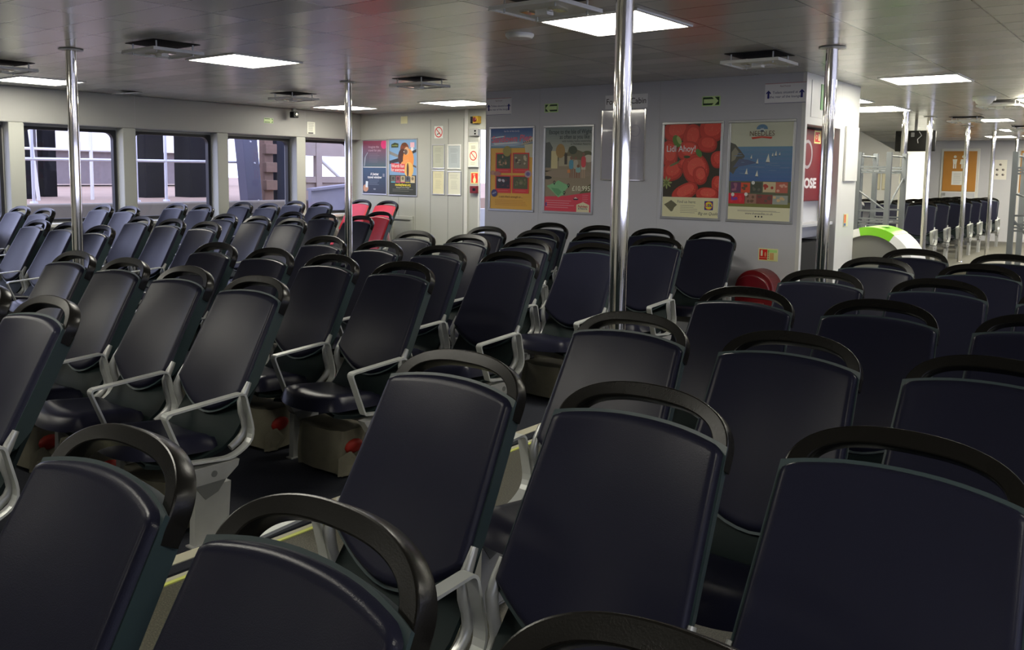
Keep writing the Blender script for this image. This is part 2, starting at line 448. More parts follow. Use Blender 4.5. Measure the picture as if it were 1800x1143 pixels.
def seat_parts(t, leather):
    mb = MB(); slab(mb, leather, 0.0, .002, .026, .018, .022)
    mb.build('backrest', t, smooth=True, angle=60)
    mb = MB(); shell_slab(mb)
    mb.build('back_shell', t, smooth=True, angle=35)
    # grab handle
    mb = MB(); n = 40; rows = []
    def sup(aa, z0, z1, p, th):
        c, q = math.cos(th), math.sin(th)
        return (math.copysign(abs(c) ** (2 / p), c) * aa, z0 + (z1 - z0) * abs(q) ** (2 / p))
    for i in range(n + 1):
        th = PI * i / n
        rows.append((sup(.238, .955, 1.076, 2.25, th), sup(.193, .962, 1.041, 2.5, th)))
    rows = [((.238, .925), (.193, .925))] + rows + [((-.238, .925), (-.193, .925))]
    ring = [(0, .10), (0, .90), (.03, .97), (.10, 1), (.90, 1), (.97, .97), (1, .90), (1, .10), (.97, .03), (.90, 0), (.10, 0), (.03, .03)]
    vs = []; sec = len(ring)
    for (ox, oz), (ix, iz) in rows:
        for e, f in ring:
            x = ix + (ox - ix) * e; z = iz + (oz - iz) * e
            vs.append(bk(x, z, -.050 + .048 * f + .020 * abs(x / .24) ** 2.4))
    m_ = len(rows)
    fs = [(i * sec + q, i * sec + (q + 1) % sec, (i + 1) * sec + (q + 1) % sec, (i + 1) * sec + q) for i in range(m_ - 1) for q in range(sec)]
    fs += [tuple(range(sec)), tuple(range((m_ - 1) * sec, m_ * sec))]
    mb.add(vs, fs, BLACK); mb.build('grab_handle', t, smooth=True, angle=20)
    # lower shell: back plane curving into the seat pan
    mb = MB()
    prof = [(-.212, .64), (-.240, .585), (-.272, .52), (-.302, .465), (-.340, .415), (-.395, .375), (-.50, .352), (-.60, .352), (-.69, .368), (-.745, .385)]
    def sh(i, j, d):
        u = i / 8 * 2 - 1; y, z = prof[j]; y2, z2 = prof[min(j + 1, len(prof) - 1)]; y0, z0 = prof[max(j - 1, 0)]
        tt = Vector((y2 - y0, z2 - z0)).normalized(); nn = Vector((tt.y, -tt.x))   # towards rear / below
        wv = .235 if j < 3 else .243
        lift = .020 * abs(u) ** 2.5
        return (u * wv, y + nn.x * (d - lift), z + nn.y * (d - lift))
    mb.grid(lambda i, j: sh(i, j, 0), 9, len(prof), SHELLD); mb.grid(lambda i, j: sh(i, j, .016), 9, len(prof), SHELLD)
    rim = [sh(0, j, d) for j in range(len(prof)) for d in (0, .016)]
    mb.add(rim, [(2 * j, 2 * j + 1, 2 * j + 3, 2 * j + 2) for j in range(len(prof) - 1)], SHELLD)
    rim = [sh(8, j, d) for j in range(len(prof)) for d in (0, .016)]
    mb.add(rim, [(2 * j, 2 * j + 1, 2 * j + 3, 2 * j + 2) for j in range(len(prof) - 1)], SHELLD)
    mb.build('seat_shell', t, smooth=True, angle=50)
    # cushion
    mb = MB(); nu, nv = 17, 15
    def outl(i, j):
        u = i / (nu - 1) * 2 - 1; v = j / (nv - 1)
        yb = -.375; yf = -.785 + .075 * abs(u) ** 2.4
        return u, v, u * (.222 + .016 * v), yb + (yf - yb) * v
    def top(i, j):
        u, v, x, y = outl(i, j)
        e = min(1 - abs(u), 1.6 * v, (1 - v) * 1.15); q = min(1, e / .34)
        z0 = .352 + .025 * v
        return (x, y, z0 + (.066 + .020 * v) * math.sqrt(max(0, 1 - (1 - q) ** 2)) + .008 * abs(u) ** 2)
    def bot(i, j):
        u, v, x, y = outl(i, j); return (x, y, .352 + .025 * v + .008 * abs(u) ** 2)
    mb.grid(top, nu, nv, leather); mb.grid(bot, nu, nv, leather)
    mb.build('seat_cushion', t, smooth=True, angle=60)
    for s in (-1, 1): bracket_mesh(s * .258).build('back_bracket', t, smooth=True)
    arm_mesh(ARM_X).build('armrest', t)
    pd = pedestal_mesh(ARM_X).build('pedestal', t)
    MB().lathe([(.014, 0), (.014, .004)], (ARM_X + .025, -.49, .298), CASTD, n=14, axis='x').build('bolt', pd)
    MB().box(-ARM_X + .03, ARM_X - .03, -.52, -.46, .285, .335, GREYP).build('seat_beam', t)

PROTO = thing('ferry_seat', 'x', 'seat'); seat_parts(PROTO, NAVY)
RPROTO = thing('ferry_seat', 'x', 'seat'); seat_parts(RPROTO, REDL)
used = {'n': False, 'r': False}
def place_seat(x, y, z, label, group, red=False, endarm=False):
    k = 'r' if red else 'n'; p = RPROTO if red else PROTO
    if not used[k]:
        used[k] = True; p.location = (x, y, z); p['label'] = label; p['group'] = group; r = p
    else: r = dup(p, (x, y, z), label, group)
    if endarm: ends.append(r)
    return r
ends = []
ORD = ['first', 'second', 'third', 'fourth', 'fifth', 'sixth', 'seventh', 'eighth', 'ninth', 'tenth']

# near right block
RX = [-1.645, -1.035, -.43]; RY = [.86, 1.88, 2.865, 3.91, 4.97, 6.05, 7.03]
for j, y in enumerate(RY):
    for i, x in enumerate(RX):
        x_ = x + (.0 if j else .015)
        place_seat(x_, y, 0, 'navy seat, %s row from the camera in the right block, %s from the aisle' % (ORD[j], ORD[i]),
                   'navy seats of the right-hand block', endarm=(i == 0))
# middle block
MX = [-3.505, -4.125, -4.745, -5.365]; MY = [1.53, 2.50, 3.48, 4.45, 5.45, 6.43, 7.465]
MZ = .016
for j, y in enumerate(MY):
    for i, x in enumerate(MX):
        if j == 0 and i > 1: continue
        place_seat(x, y, MZ, 'navy seat, %s row from the camera in the middle block, %s from striped aisle' % (ORD[j], ORD[i]),
                   'navy seats of the middle block', endarm=(i == 3 or (j == 0 and i == 1)))
# left block, between the middle block and the window pairs
LX = [-7.67, -8.30, -8.93]; LY = [2.76, 3.80, 4.86, 5.90, 6.86]
LZ = .016
for j, y in enumerate(LY):
    for i, x in enumerate(LX):
        if j == 0 and i > 0: continue
        place_seat(x, y, LZ, 'navy seat, %s row from the camera in the left block, %s from its right' % (ORD[j], ORD[i]),
                   'navy seats of the left block', endarm=(i == 2 or j == 0))
place_seat(-8.36, 7.82, LZ, 'red seat behind the last navy rows, nearer and lower of the red seats', 'red priority seats', red=True, endarm=True)
# pairs by the windows
WX = [-10.11, -10.735]; WY = [4.37, 5.35, 6.35, 7.37, 8.29]
WZ = .078
for j, y in enumerate(WY):
    for i, x in enumerate(WX):
        place_seat(x, y, WZ, 'navy seat lit by the windows, %s window row from the left, %s' % (ORD[j], ['on the aisle side', 'next to the window']),
                   'navy seats in pairs along the windows', endarm=(i == 1))
place_seat(-10.11, 9.62, WZ, 'red seat against the back wall, right one under the animal poster', 'red priority seats', red=True)
place_seat(-10.735, 9.62, WZ, 'red seat against the back wall, left one beside the window corner', 'red priority seats', red=True, endarm=True)
# far cabin
FX = [-3.75, -4.355, -4.96, -5.565, -6.17]; FY = [16.3, 17.28, 18.26, 19.24, 20.2, 21.2, 22.2]
FZ = .15
for j, y in enumerate(FY):
    for i, x in enumerate(FX):
        if i == 4 and j < 2: continue
        if i >= 2 and j >= 2: continue
        place_seat(x, y, FZ, 'dark seat in the far cabin beyond the chrome poles, %s row, %s from the right' % (ORD[j], ORD[i]),
                   'dark seats of the far cabin', endarm=False)
for i, (r, j) in enumerate([(r, 0) for r in ends]):
    arm_mesh(-ARM_X).build('armrest', r)
    pedestal_mesh(-ARM_X).build('pedestal', r)
# labels of the window pairs are written out one by one
for o in COL.objects:
    if o.parent is None and o.get('group') == 'navy seats in pairs along the windows':
        x, y = o.location.x, o.location.y
        j = min(range(5), key=lambda k: abs(WY[k] - y)); i = 0 if x > -10.4 else 1
        o['label'] = 'navy seat along the windows, %s pair from the left, %s seat of that pair' % (ORD[j], ['right', 'left'][i])

# life jacket bags stowed below the middle block
def bag_proto():
    t = thing('life_jacket_bag', 'x', 'bag')
    mb = MB(); nu, nv = 24, 9
    def f(i, j):
        a = 2 * PI * i / nu; v = j / (nv - 1)
        ex = .45; sx = math.copysign(abs(math.cos(a)) ** ex, math.cos(a)); sy = math.copysign(abs(math.sin(a)) ** ex, math.sin(a))
        k = 1 - .12 * v + .03 * math.sin(7 * a + 3 * v); k *= (1 - .06 * (1 - v) ** 2)
        return (sx * .20 * k - .03, -.52 + sy * .135 * k + .012 * math.sin(5 * a), .05 + v * .225 + .012 * math.sin(3 * a) * (1 - v))
    mb.grid(f, nu, nv, CANVAS, closed_u=True)
    mb.add([f(i, 0) for i in range(nu)], [tuple(range(nu))], CANVAS); mb.add([f(i, nv - 1) for i in range(nu)], [tuple(range(nu))], CANVAS)
    mb.build('canvas_bag', t, smooth=True, angle=70)
    mb = MB()
    mb.grid(lambda i, j: (.158 - .035 * math.cos(PI * j / 8), -.55 + .055 * math.cos(2 * PI * i / 12) * math.sin(PI * j / 8), .165 + .040 * math.sin(2 * PI * i / 12) * math.sin(PI * j / 8) + .006 * j), 12, 9, LJRED, closed_u=True)
    mb.build('life_jacket', t, smooth=True)
    mb = MB(); mb.prism([(.155, -.655, .05), (.205, -.62, .06), (.215, -.57, .12), (.18, -.60, .175), (.145, -.64, .14)], (.006, .012, .0), CANVAS)
    mb.build('bag_flap', t)
    return t
BAG = bag_proto(); first = True
for j in range(0, 6):
    for i in range(4):
        if j == 0 and i > 1: continue
        x, y = MX[i], MY[j]
        lab = 'beige life jacket bag under middle block seat, %s row, %s from the striped aisle' % (ORD[j], ORD[i])
        if first: BAG.location = (x, y, MZ - .03); BAG['label'] = lab; BAG['group'] = 'life jacket bags under the middle block'; first = False
        else: dup(BAG, (x, y, MZ - .03), lab, 'life jacket bags under the middle block')

# ------------------------------------------------------------------ floor, ceiling, walls
def bx(name, x0, x1, y0, y1, z0, z1, m, bevel=0):
    return struct(MB().box(x0, x1, y0, y1, z0, z1, m).build(name, bevel=bevel))
bx('floor', -3.04, 7, -5, 15.4, -.2, 0, FLOORV)
bx('floor_middle', -5.75, -3.04, -5, 7.93, -.2, MZ, CARPET)
bx('floor_left_aisle', -6.85, -5.75, -5, 9.91, -.2, MZ, FLOORV)
bx('floor_left', -9.35, -6.85, -5, 9.91, -.2, LZ, CARPET)
bx('floor_window', -11.35, -9.35, -5, 9.91, -.2, WZ, CARPET)
bx('floor_passage', -5.75, -3.04, 7.93, 15.4, -.2, 0, FLOORV)
bx('floor_far', -7.3, 7, 15.4, 24, -.2, FZ, FLOORV)
bx('floor_stern', -11.35, -5.75, 9.91, 15.4, -.2, 0, FLOORV)
struct(MB().box(-11.35, 7, -5, 9.99, ZC, ZC + .1, CEIL).box(-7.4, 7, 9.99, 24, ZC, ZC + .1, CEIL).build('ceiling'))
STRIP = mat('aluminium_nosing', (0.52, 0.50, 0.38), 0.45, noise=.1, scale=6)
YEL = mat('photoluminescent_strip', (0.62, 0.66, 0.16), 0.5)
bx('trim_1', -3.175, -3.105, -5, 7.9, MZ, MZ + .004, STRIP)
bx('trim_2', -3.045, -3.015, -5, 7.9, 0, .006, STRIP)
bx('trim_3', -3.015, -2.995, -5, 7.9, 0, .005, YEL)
bx('trim_4', -1.995, -1.965, -5, 7.2, 0, .004, STRIP)

# window wall
PIL = [(-2.55 + 1.3925 * k, -2.38 + 1.3925 * k) for k in range(9)]       # pillars; 4.40..4.57 is one of them
PIL = [(4.40 + 1.395 * k, 4.575 + 1.395 * k) for k in range(-2, 4)]
XW = -11.27
ws = MB()
ws.box(XW - .12, XW, -5, 9.91, -.2, .92, WALLB)
ws.box(XW - .12, XW, -5, 9.91, 2.10, ZC, WALLB)
edges = [(-5, -2.45)]
wins = []
for k in range(len(PIL)):
    y0, y1 = PIL[k]
    left = -5 if k == 0 else None
    a = y0 - .015; b = y1 + .02
    wins.append((b, (PIL[k + 1][0] - .015) if k + 1 < len(PIL) else 9.80))
    ws.box(XW - .12, XW, a, b, .92, 2.10, WALLB)
ws.box(XW - .12, XW, -5, PIL[0][0] - .015, .92, 2.10, WALLB)  # unseen stretch closed without windows, to keep daylight reflections off the seats
ws.box(XW - .01, -11.10, -5, PIL[0][0], .905, 2.13, WALLB)
ws.box(XW - .12, XW, 9.80, 9.91, .92, 2.10, WALLB)
struct(ws.build('wall_left'))
struct(MB().box(XW, -11.10, -5, 9.91, 2.13, ZC, WALLB).build('wall_left_band', bevel=.012))
bx('trim_5', XW, -11.06, -5, 9.91, .86, .905, WALLW, .006)
bx('trim_6', XW, -11.10, -5, 9.91, 0, .86, WALLC)
for k, (y0, y1) in enumerate(PIL):
    bx('trim_%d' % (7 + k), XW, -11.10, y0, y1, .905, 2.13, WALLC, .008)
for k, y in enumerate((3.18, 5.963, 8.75)):
    bx('trim_%d' % (20 + k), -11.101, -11.0985, y, y + .004, 2.14, ZC, SEAM)
for k, (a, b) in enumerate(wins):
    fr = MB(); r = .09
    def rr(a, b, z0, z1, r, n=5):
        out = []
        for cy, cz, s in ((b - r, z1 - r, 0), (a + r, z1 - r, 1), (a + r, z0 + r, 2), (b - r, z0 + r, 3)):
            for q in range(n + 1):
                g = PI / 2 * (s + q / n); out.append((cy + r * math.cos(g), cz + r * math.sin(g)))
        return out
    o_ = [(a, .92), (b, .92), (b, 2.10), (a, 2.10)]
    outer = rr(a, b, .92, 2.10, .012); inner = rr(a + .038, b - .038, .958, 2.062, r)
    n = len(outer); vs = []
    for x in (XW - .06, XW + .012):
        vs += [(x, y, z) for y, z in outer] + [(x, y, z) for y, z in inner]
    fs = []
    for i in range(n):
        j = (i + 1) % n
        fs += [(i, j, n + j, n + i), (2 * n + i, 3 * n + i, 3 * n + j, 2 * n + j), (n + i, n + j, 3 * n + j, 3 * n + i), (i, 2 * n + i, 2 * n + j, j)]
    fr.add(vs, fs, RUBBER)
    wo = struct(fr.build('window_%d' % (k + 1)))
    g = MB(); m_ = len(inner)
    g.add([(XW - .03, y, z) for y, z in inner], [tuple(range(m_))], GLASS)
    g.build('pane', wo)

# stern bulkhead on the left with the doorway
YB = 9.91
wb = MB()
wb.box(-11.35, -8.55, YB, YB + .08, 0, ZC, WALLC)
wb.box(-8.55, -8.47, YB, YB + .015, 0, ZC, WALLC)
wb.box(-8.47, -7.55, YB, YB + .08, 2.25, ZC, WALLC)
wb.box(-7.55, -6.6, YB, YB + .08, 0, ZC, WALLC)
struct(wb.build('wall_back'))
for k, x in enumerate((-10.2, -9.82, -9.487, -9.113, -8.80)):
    bx('trim_%d' % (30 + k), x, x + .006, YB - .0015, YB, .0, 2.43 if k > 1 else 1.2, SEAMD)
bx('trim_36', -8.76, -8.70, YB - .02, YB, 0, ZC, WALLW, .004)
bx('trim_37', -11.08, -8.76, YB - .012, YB, ZC - .03, ZC, WALLC)
# doorway jamb
bx('door_1', -8.49, -8.462, YB - .012, YB + .018, 0, 2.27, WALLW, .003)
# cabin block carrying the posters
YP = 7.93
cb = MB()
cb.box(-6.69, -2.905, YP, YP + .05, 0, ZC, WALLG)
cb.box(-6.69, -6.64, YP + .05, YB, 0, ZC, WALLC)
struct(cb.build('wall_middle'))
for k, x in enumerate((-5.898, -4.372)):
    bx('trim_%d' % (40 + k), x, x + .006, YP - .0015, YP, 0, ZC, SEAM)
bx('trim_42', -2.905, -2.868, YP - .004, YP + .05, 0, ZC, WALLW, .003)
# side of the block facing the passage: header, alcove, end pillar
sb = MB()
sb.box(-3.3, -2.87, YP + .05, 8.93, 2.09, ZC, WALLW)
sb.box(-3.3, -2.87, 8.93, 9.52, 0, ZC, WALLW)
sb.box(-3.40, -3.3, YP + .05, 9.52, 0, ZC, WALLG)
sb.box(-3.3, -2.90, YP + .05, 8.93, 1.13, 1.16, WALLG)
sb.box(-3.3, -3.06, YP + .05, 8.93, 1.0, 1.37, WALLG)
sb.box(-6.64, -3.3, 9.47, 9.52, 0, ZC, WALLW)
struct(sb.build('wall_middle_side', bevel=.004))
struct(MB().box(-3.298, -2.95, YP + .055, 8.925, 0.01, .97, DARK).build('trim_43'))  # black block put in for the shade inside the lower alcove
bx('trim_44', -2.871, -2.866, 8.06, 8.86, 2.16, 2.50, WALLW, .002)

# far cabin shell
FAR = 23.5
bx('wall_far', -4.95 - .36, 7, FAR, FAR + .1, 0, ZC, WALLG)
fw = MB(); fw.box(-7.4, -5.86, FAR, FAR + .1, 0, ZC, WALLC); fw.box(-5.86, -5.31, FAR, FAR + .1, 2.36, ZC, WALLG)
struct(fw.build('wall_far_left'))
bx('wall_far_side', -7.4, -7.3, 9.99, FAR, 0, ZC, WALLC)
struct(MB().prism([(-7.3, 18.4, 0), (-4.70, 18.4, 0), (-4.70, 18.4, 2.10), (-5.50, 18.4, ZC), (-7.3, 18.4, ZC)], (0, .08, 0), WALLW).build('wall_stair'))
# room behind the far doorway, lit by its own lamp
rm = MB(); rm.box(-6.5, -4.5, 26.0, 26.1, 0, ZC, WALLW); rm.box(-6.6, -6.5, FAR + .1, 26.1, 0, ZC, WALLW); rm.box(-4.5, -4.4, FAR + .1, 26.1, 0, ZC, WALLW)
rm.box(-6.6, -4.4, FAR + .1, 26.1, -.1, FZ, WALLW); rm.box(-6.6, -4.4, FAR + .1, 26.1, ZC, ZC + .1, WALLW)
struct(rm.build('wall_lobby'))
# rest of the saloon behind and beside the camera
rs = MB()
rs.box(7, 7.1, -5, 24, 0, .92, WALLB); rs.box(7, 7.1, -5, 24, 2.1, ZC, WALLB)
for k in range(-4, 16): rs.box(7, 7.1, k * 1.395 - .4, k * 1.395 - .2, .92, 2.1, WALLB)
struct(rs.build('wall_right'))
bx('wall_front', -11.4, 7.1, -5.1, -5, 0, ZC, WALLB)
bx('wall_stern_left', -11.35, -11.25, 9.99, 15.4, 0, .9, WALLB)

# ------------------------------------------------------------------ ceiling lamps
def lamp(x, y, label, sx=.68, sy=.66, inview=True):
    t = thing('ceiling_light', label, 'ceiling light', (x, y, ZC), group='square ceiling light panels')
    fr = MB(); a, b = sx / 2, sy / 2; c, d = a + .022, b + .022
    for X0, X1, Y0, Y1 in ((-c, c, -d, -b), (-c, c, b, d), (-c, -a, -b, b), (a, c, -b, b)):
        fr.box(X0, X1, Y0, Y1, -.010, 0, WHITEF)
    fr.build('light_frame', t)
    MB().box(-a, a, -b, b, -.007, -.001, LAMPF if y > 10.5 else LAMP).build('diffuser', t)
    return t
lamp(-2.98, 4.80, 'bright square ceiling light behind the top of the thick central chrome pole')
lamp(-6.68, 4.61, 'bright square ceiling light beside the hanging plate above the middle block')
lamp(-2.13, 9.07, 'bright square ceiling light right of the white end of the poster wall', .66, .66)
lamp(-10.2, 4.38, 'bright square ceiling light at the left edge behind the left chrome pole')
lamp(-10.13, 8.73, 'bright square ceiling light crossed by the thin middle chrome pole')
lamp(-8.05, 8.93, 'bright square ceiling light just left of the poster wall corner', .78, .66)
lamp(-3.62, 11.05, 'ceiling light mostly hidden by the white end wall, upper and nearer of two')
lamp(-3.55, 12.5, 'ceiling light beside the white end wall, lower and farther of two', .66, .9)
lamp(-1.40, 12.0, 'ceiling light cut by the right picture edge, highest and nearest of those')
lamp(-2.72, 15.6, 'ceiling light directly above the far chrome poles, partly behind a hanging plate', .66, .6)
lamp(-2.55, 18.7, 'bluish white ceiling light near the right edge, above the last pair', .9, .7)
lamp(-3.45, 21.4, 'small farthest ceiling light left of the last pole', .5, .7)
lamp(-2.75, 21.4, 'small farthest ceiling light right of the last pole', .5, .7)
# unseen lamps of the same grid, with extras added to brighten the far cabin
for k, (x, y) in enumerate([(-6.68, .3), (-10.2, .2), (-2.98, .55), (.72, 4.8), (.72, .55), (-2.98, -3.4), (.72, 9.0), (4.4, 4.8), (4.4, .5), (-6.68, -3.4), (4.4, 9.0), (4.4, 14), (.7, 14), (-5.7, 12.2), (-5.7, 15.6), (-.6, 18), (-.6, 21)]):
    lamp(x, y, 'square ceiling light outside the photograph, number %s of the same grid' % (ORD + ['eleventh', 'twelfth', 'thirteenth', 'fourteenth', 'fifteenth', 'sixteenth', 'seventeenth'])[k])
lb = thing('ceiling_light', 'lamp in the bright lobby behind the far doorway', 'ceiling light', (-5.5, 24.8, ZC))
MB().box(-.4, .4, -.4, .4, -.02, 0, emit('lobby_lamp', (1, .97, .88), 30)).build('diffuser', lb)

# ------------------------------------------------------------------ suspended plates under the ceiling
def plate(x, y, label, first=None):
    t = thing('hanging_ceiling_plate', label, 'ceiling plate', (x, y, ZC), group='square plates hanging under the ceiling')
    MB().box(-.235, .235, -.21, .21, -.068, -.056, WHITEF).build('plate', t, bevel=.003)
    fr = MB()
    for a, b, c, d in ((-.235, .235, -.21, -.195), (-.235, .235, .195, .21), (-.235, -.22, -.195, .195), (.22, .235, -.195, .195)): fr.box(a, b, c, d, -.079, -.068, WHITEF)
    fr.build('plate_rim', t)
    rec = MB().box(-.21, .21, -.19, .19, -.004, 0, DARK); rec.build('painted_gap_shade', t)  # black sheet painting the shade between plate and ceiling
    for sx in (-1, 1):
        for sy in (-1, 1): MB().tube([(sx * .17, sy * .15, -.09), (sx * .17, sy * .15, -.004)], .006, ALU, n=8).build('hanger_rod', t)
    d = MB(); d.box(-.05, .03, -.03, .03, -.098, -.068, WHITEF); d.box(.06, .12, -.06, .04, -.084, -.068, CHROME); d.box(-.12, -.07, -.08, .02, -.082, -.068, CHROME)
    d.build('nozzle_block', t)
    return t
plate(-6.36, 3.66, 'white hanging plate left of the ceiling light above the middle block')
plate(-2.87, 3.90, 'large white hanging plate at the top edge left of the central pole')
plate(-6.38, 6.50, 'white hanging plate right of the thin middle pole, left of the poster corner')
plate(-2.79, 6.64, 'white hanging plate in front of the right half of the poster wall')
plate(-8.92, 6.86, 'white hanging plate above the small black camera by the window wall')
plate(-8.75, 3.45, 'dark-shadowed hanging plate at the left picture edge')
plate(-1.95, 11.95, 'white hanging plate behind the round detector, far right ceiling')
plate(-2.86, 14.75, 'hanging plate glowing in front of the far light above the poles')
plate(-2.45, 17.6, 'hanging plate far right in front of the bluish light')
t = MB().lathe([(.0, -.03), (.085, -.03), (.10, -.012), (.10, 0)], (-3.76, 4.81, ZC), WHITEF); tag(t.build('ceiling_disc', smooth=True), 'flat round white disc on the ceiling left of the central light', 'detector')
dm = thing('smoke_detector', 'white dome detector on the ceiling at the far right', 'detector', (-2.02, 11.3, ZC))
MB().lathe([(0, -.10), (.05, -.095), (.085, -.07), (.095, -.045)], (0, 0, 0), WHITEF).build('dome', dm, smooth=True)
MB().lathe([(.12, -.045), (.125, -.02), (.12, 0)], (0, 0, 0), WHITEF).build('base', dm, smooth=True)
sv = thing('small_hatch', 'slim white hatch ajar in the ceiling above the second window', 'hatch', (-10.6, 5.6, ZC))
MB().prism([(-.15, -.12, -.03), (.15, -.12, -.03), (.15, .12, -.004), (-.15, .12, -.004)], (0, 0, -.006), WHITEF).build('hatch_leaf', sv)

# ------------------------------------------------------------------ chrome poles
def pole(x, y, z0, r, label):
    t = thing('chrome_pole', label, 'pole', (x, y, z0), group='chrome poles from floor to ceiling')
    MB().lathe([(r, 0), (r, ZC - z0)], (0, 0, 0), CHROME, n=32).build('tube', t, smooth=True)
    MB().lathe([(r, 0), (r * 2.1, 0), (r * 2.2, .006), (r, .008)], (0, 0, ZC - z0 - .010), WHITEF, n=32).build('ceiling_flange', t, smooth=True)
    MB().lathe([(r * 1.25, 0), (r * 1.2, .012), (r, .014)], (0, 0, 0), CHROME, n=32).build('floor_flange', t, smooth=True)
    return t
pole(-7.28, 3.385, .042 if False else LZ, .043, 'chrome pole at the left, standing in front of the first window')
pole(-7.25, 6.29, LZ, .040, 'thin chrome pole left of the two framed posters, middle left')
pole(-2.25, 3.705, 0, .044, 'thick chrome pole in the centre, in front of the poster wall')
pole(-2.195, 6.55, 0, .044, 'chrome pole in front of the red hose cover')
pole(-3.31, 13.08, 0, .042, 'far chrome pole before the left side of the hanging screen')
pole(-3.29, 14.40, 0, .042, 'far chrome pole before the right side of the hanging screen')
pole(-3.27, 17.04, FZ, .040, 'far chrome pole crossing the orange toilet door')
pole(-3.17, 18.95, FZ, .038, 'far chrome pole left of the white notice sheet')
pole(-3.25, 22.20, FZ, .036, 'farthest chrome pole near the right picture edge')

# ------------------------------------------------------------------ framed posters
def poster(x0, z0, x1, z1, label, y=YP, name='framed_poster', fw=.026, dep=.014, fm=None):
    W, H = x1 - x0, z1 - z0
    t = thing(name, label, 'poster' if name == 'framed_poster' else 'notice', ((x0 + x1) / 2, y, z0), group=None)
    ox = -(W / 2); fm = fm or FRAME
    fr = MB()
    for a, b, c, d in ((0, W, 0, fw), (0, W, H - fw, H), (0, fw, fw, H - fw), (W - fw, W, fw, H - fw)):
        fr.box(ox + a, ox + b, -dep, 0, c, d, fm)
    fr.build('frame', t, bevel=.004)
    F = Flat((ox + fw, -.004, fw), (1, 0, 0), (0, -1, 0), W - 2 * fw, H - 2 * fw)
    return t, F

# 1 pier poster
t, F = poster(-6.627, 1.162, -5.953, 2.147, 'framed yellow pier poster with four red photo panels, leftmost on the grey wall')
F.rect(0, 0, 1, 1, (.78, .60, .22))
n = 14
for i in range(n):
    v0, v1 = .76 + .24 * i / n, .76 + .24 * (i + 1) / n; k = i / (n - 1)
    F.rect(0, v0, 1, v1, (.62 - .44 * k, .68 - .38 * k, .72 - .22 * k))
F.poly([(0, .76), (1, .76), (1, .775), (0, .785)], (.40, .52, .58))
F.poly([(.72, .80), (1, .90), (1, .84), (.80, .80)], (.72, .66, .55)).poly([(.55, .785), (.75, .80), (1, .83), (1, .785)], (.45, .50, .50)).poly([(.84, .66), (1, .64), (1, .81), (.80, .80)], (.72, .70, .58))
for i in range(5): F.rect(.78 + .045 * i, .815 + .005 * i, .80 + .045 * i, .832 + .006 * i, (.25, .2, .18))
F.poly([(0, .88), (.35, .90), (.3, .91), (.02, .895)], (.75, .78, .8)).poly([(.1, .80), (.7, .82), (.6, .835), (.05, .82)], (.74, .76, .75))
F.text('Sandown Pier', .48, .872, .105, (.80, .36, .42), bold=.002, shear=.2, rot=.03)
F.text('fun for all the family', .5, .967, .028, (.75, .75, .8))
for (a, b, c, d), cols in {(.12, .45, .50, .70): [(.20, .26, .14), (.62, .48, .34), (.38, .32, .2)], (.53, .45, .92, .70): [(.42, .38, .28), (.66, .62, .5), (.24, .2, .15)],
                           (.12, .20, .50, .42): [(.12, .10, .12), (.7, .68, .7), (.3, .14, .16)], (.53, .20, .92, .42): [(.28, .30, .16), (.45, .42, .28), (.36, .38, .2)]}.items():
    F.rect(a, b, c, d, (.76, .18, .16)); F.rect(a + .025, b + .055, c - .025, d - .015, cols[0])
    for q in range(16):
        F.ell(random.uniform(a + .07, c - .07), random.uniform(b + .085, d - .045), random.uniform(.012, .04), random.uniform(.008, .025), cols[random.randint(0, 2)])
    F.line(a + .07, b + .03, c - .07, b + .03, .005, (.85, .4, .35))
F.ell(.40, .72, .10, .065, (.56, .52, .24)).ell(.06, .45, .06, .03, (.66, .48, .36)).ell(.17, .44, .09, .03, (.6, .40, .34)).ell(.90, .44, .08, .045, (.66, .55, .56)).ell(.90, .44, .045, .025, (.38, .34, .52))
F.ell(.10, .195, .075, .047, (.18, .19, .38)).text('NEW', .10, .195, .03, (.7, .7, .75), rot=.3)
F.text("a visit that's enough to ...", .50, .155, .036, (.45, .26, .10), shear=.3)
F.lines(.12, .92, .11, .05, 4, (.70, .50, .16), .006)
F.build('print', t)

# 2 holiday homes
t, F = poster(-5.827, 1.165, -5.153, 2.144, 'framed holiday park poster with a family walking, priced 10,995 pounds')
F.rect(0, 0, 1, 1, (.52, .47, .38))
for i in range(12):
    k = i / 11; F.rect(0, .66 + .34 * i / 12, 1, .66 + .34 * (i + 1) / 12, (.62 - .22 * k, .62 - .17 * k, .54 - .09 * k))
F.poly([(0, .62), (.30, .60), (.30, .64), (1, .60), (1, .70), (.80, .71), (.66, .74), (.52, .77), (.48, .70), (.3, .72), (0, .72)], (.38, .36, .26))
F.poly([(0, .52), (.12, .52), (.12, .68), (.16, .76), (.09, .83), (0, .82)], (.30, .32, .30)).rect(.13, .51, .27, .72, (.72, .68, .50)).rect(.3, .54, .56, .66, (.60, .57, .46)).rect(.42, .56, .48, .69, (.22, .2, .16))
F.ell(.33, .72, .10, .085, (.56, .45, .26)).ell(.60, .73, .09, .05, (.22, .25, .18)).ell(.90, .69, .1, .03, (.3, .31, .2)).ell(.93, .63, .1, .045, (.70, .68, .6))
F.rect(0, .47, .50, .485, (.2, .19, .12)).rect(0, .435, .42, .46, (.42, .40, .22)).ell(.05, .40, .10, .02, (.13, .13, .09)).ell(.5, .45, .5, .05, (.54, .48, .40))
F.poly([(.70, .18), (1, .20), (1, .34), (.85, .28)], (.34, .33, .2))
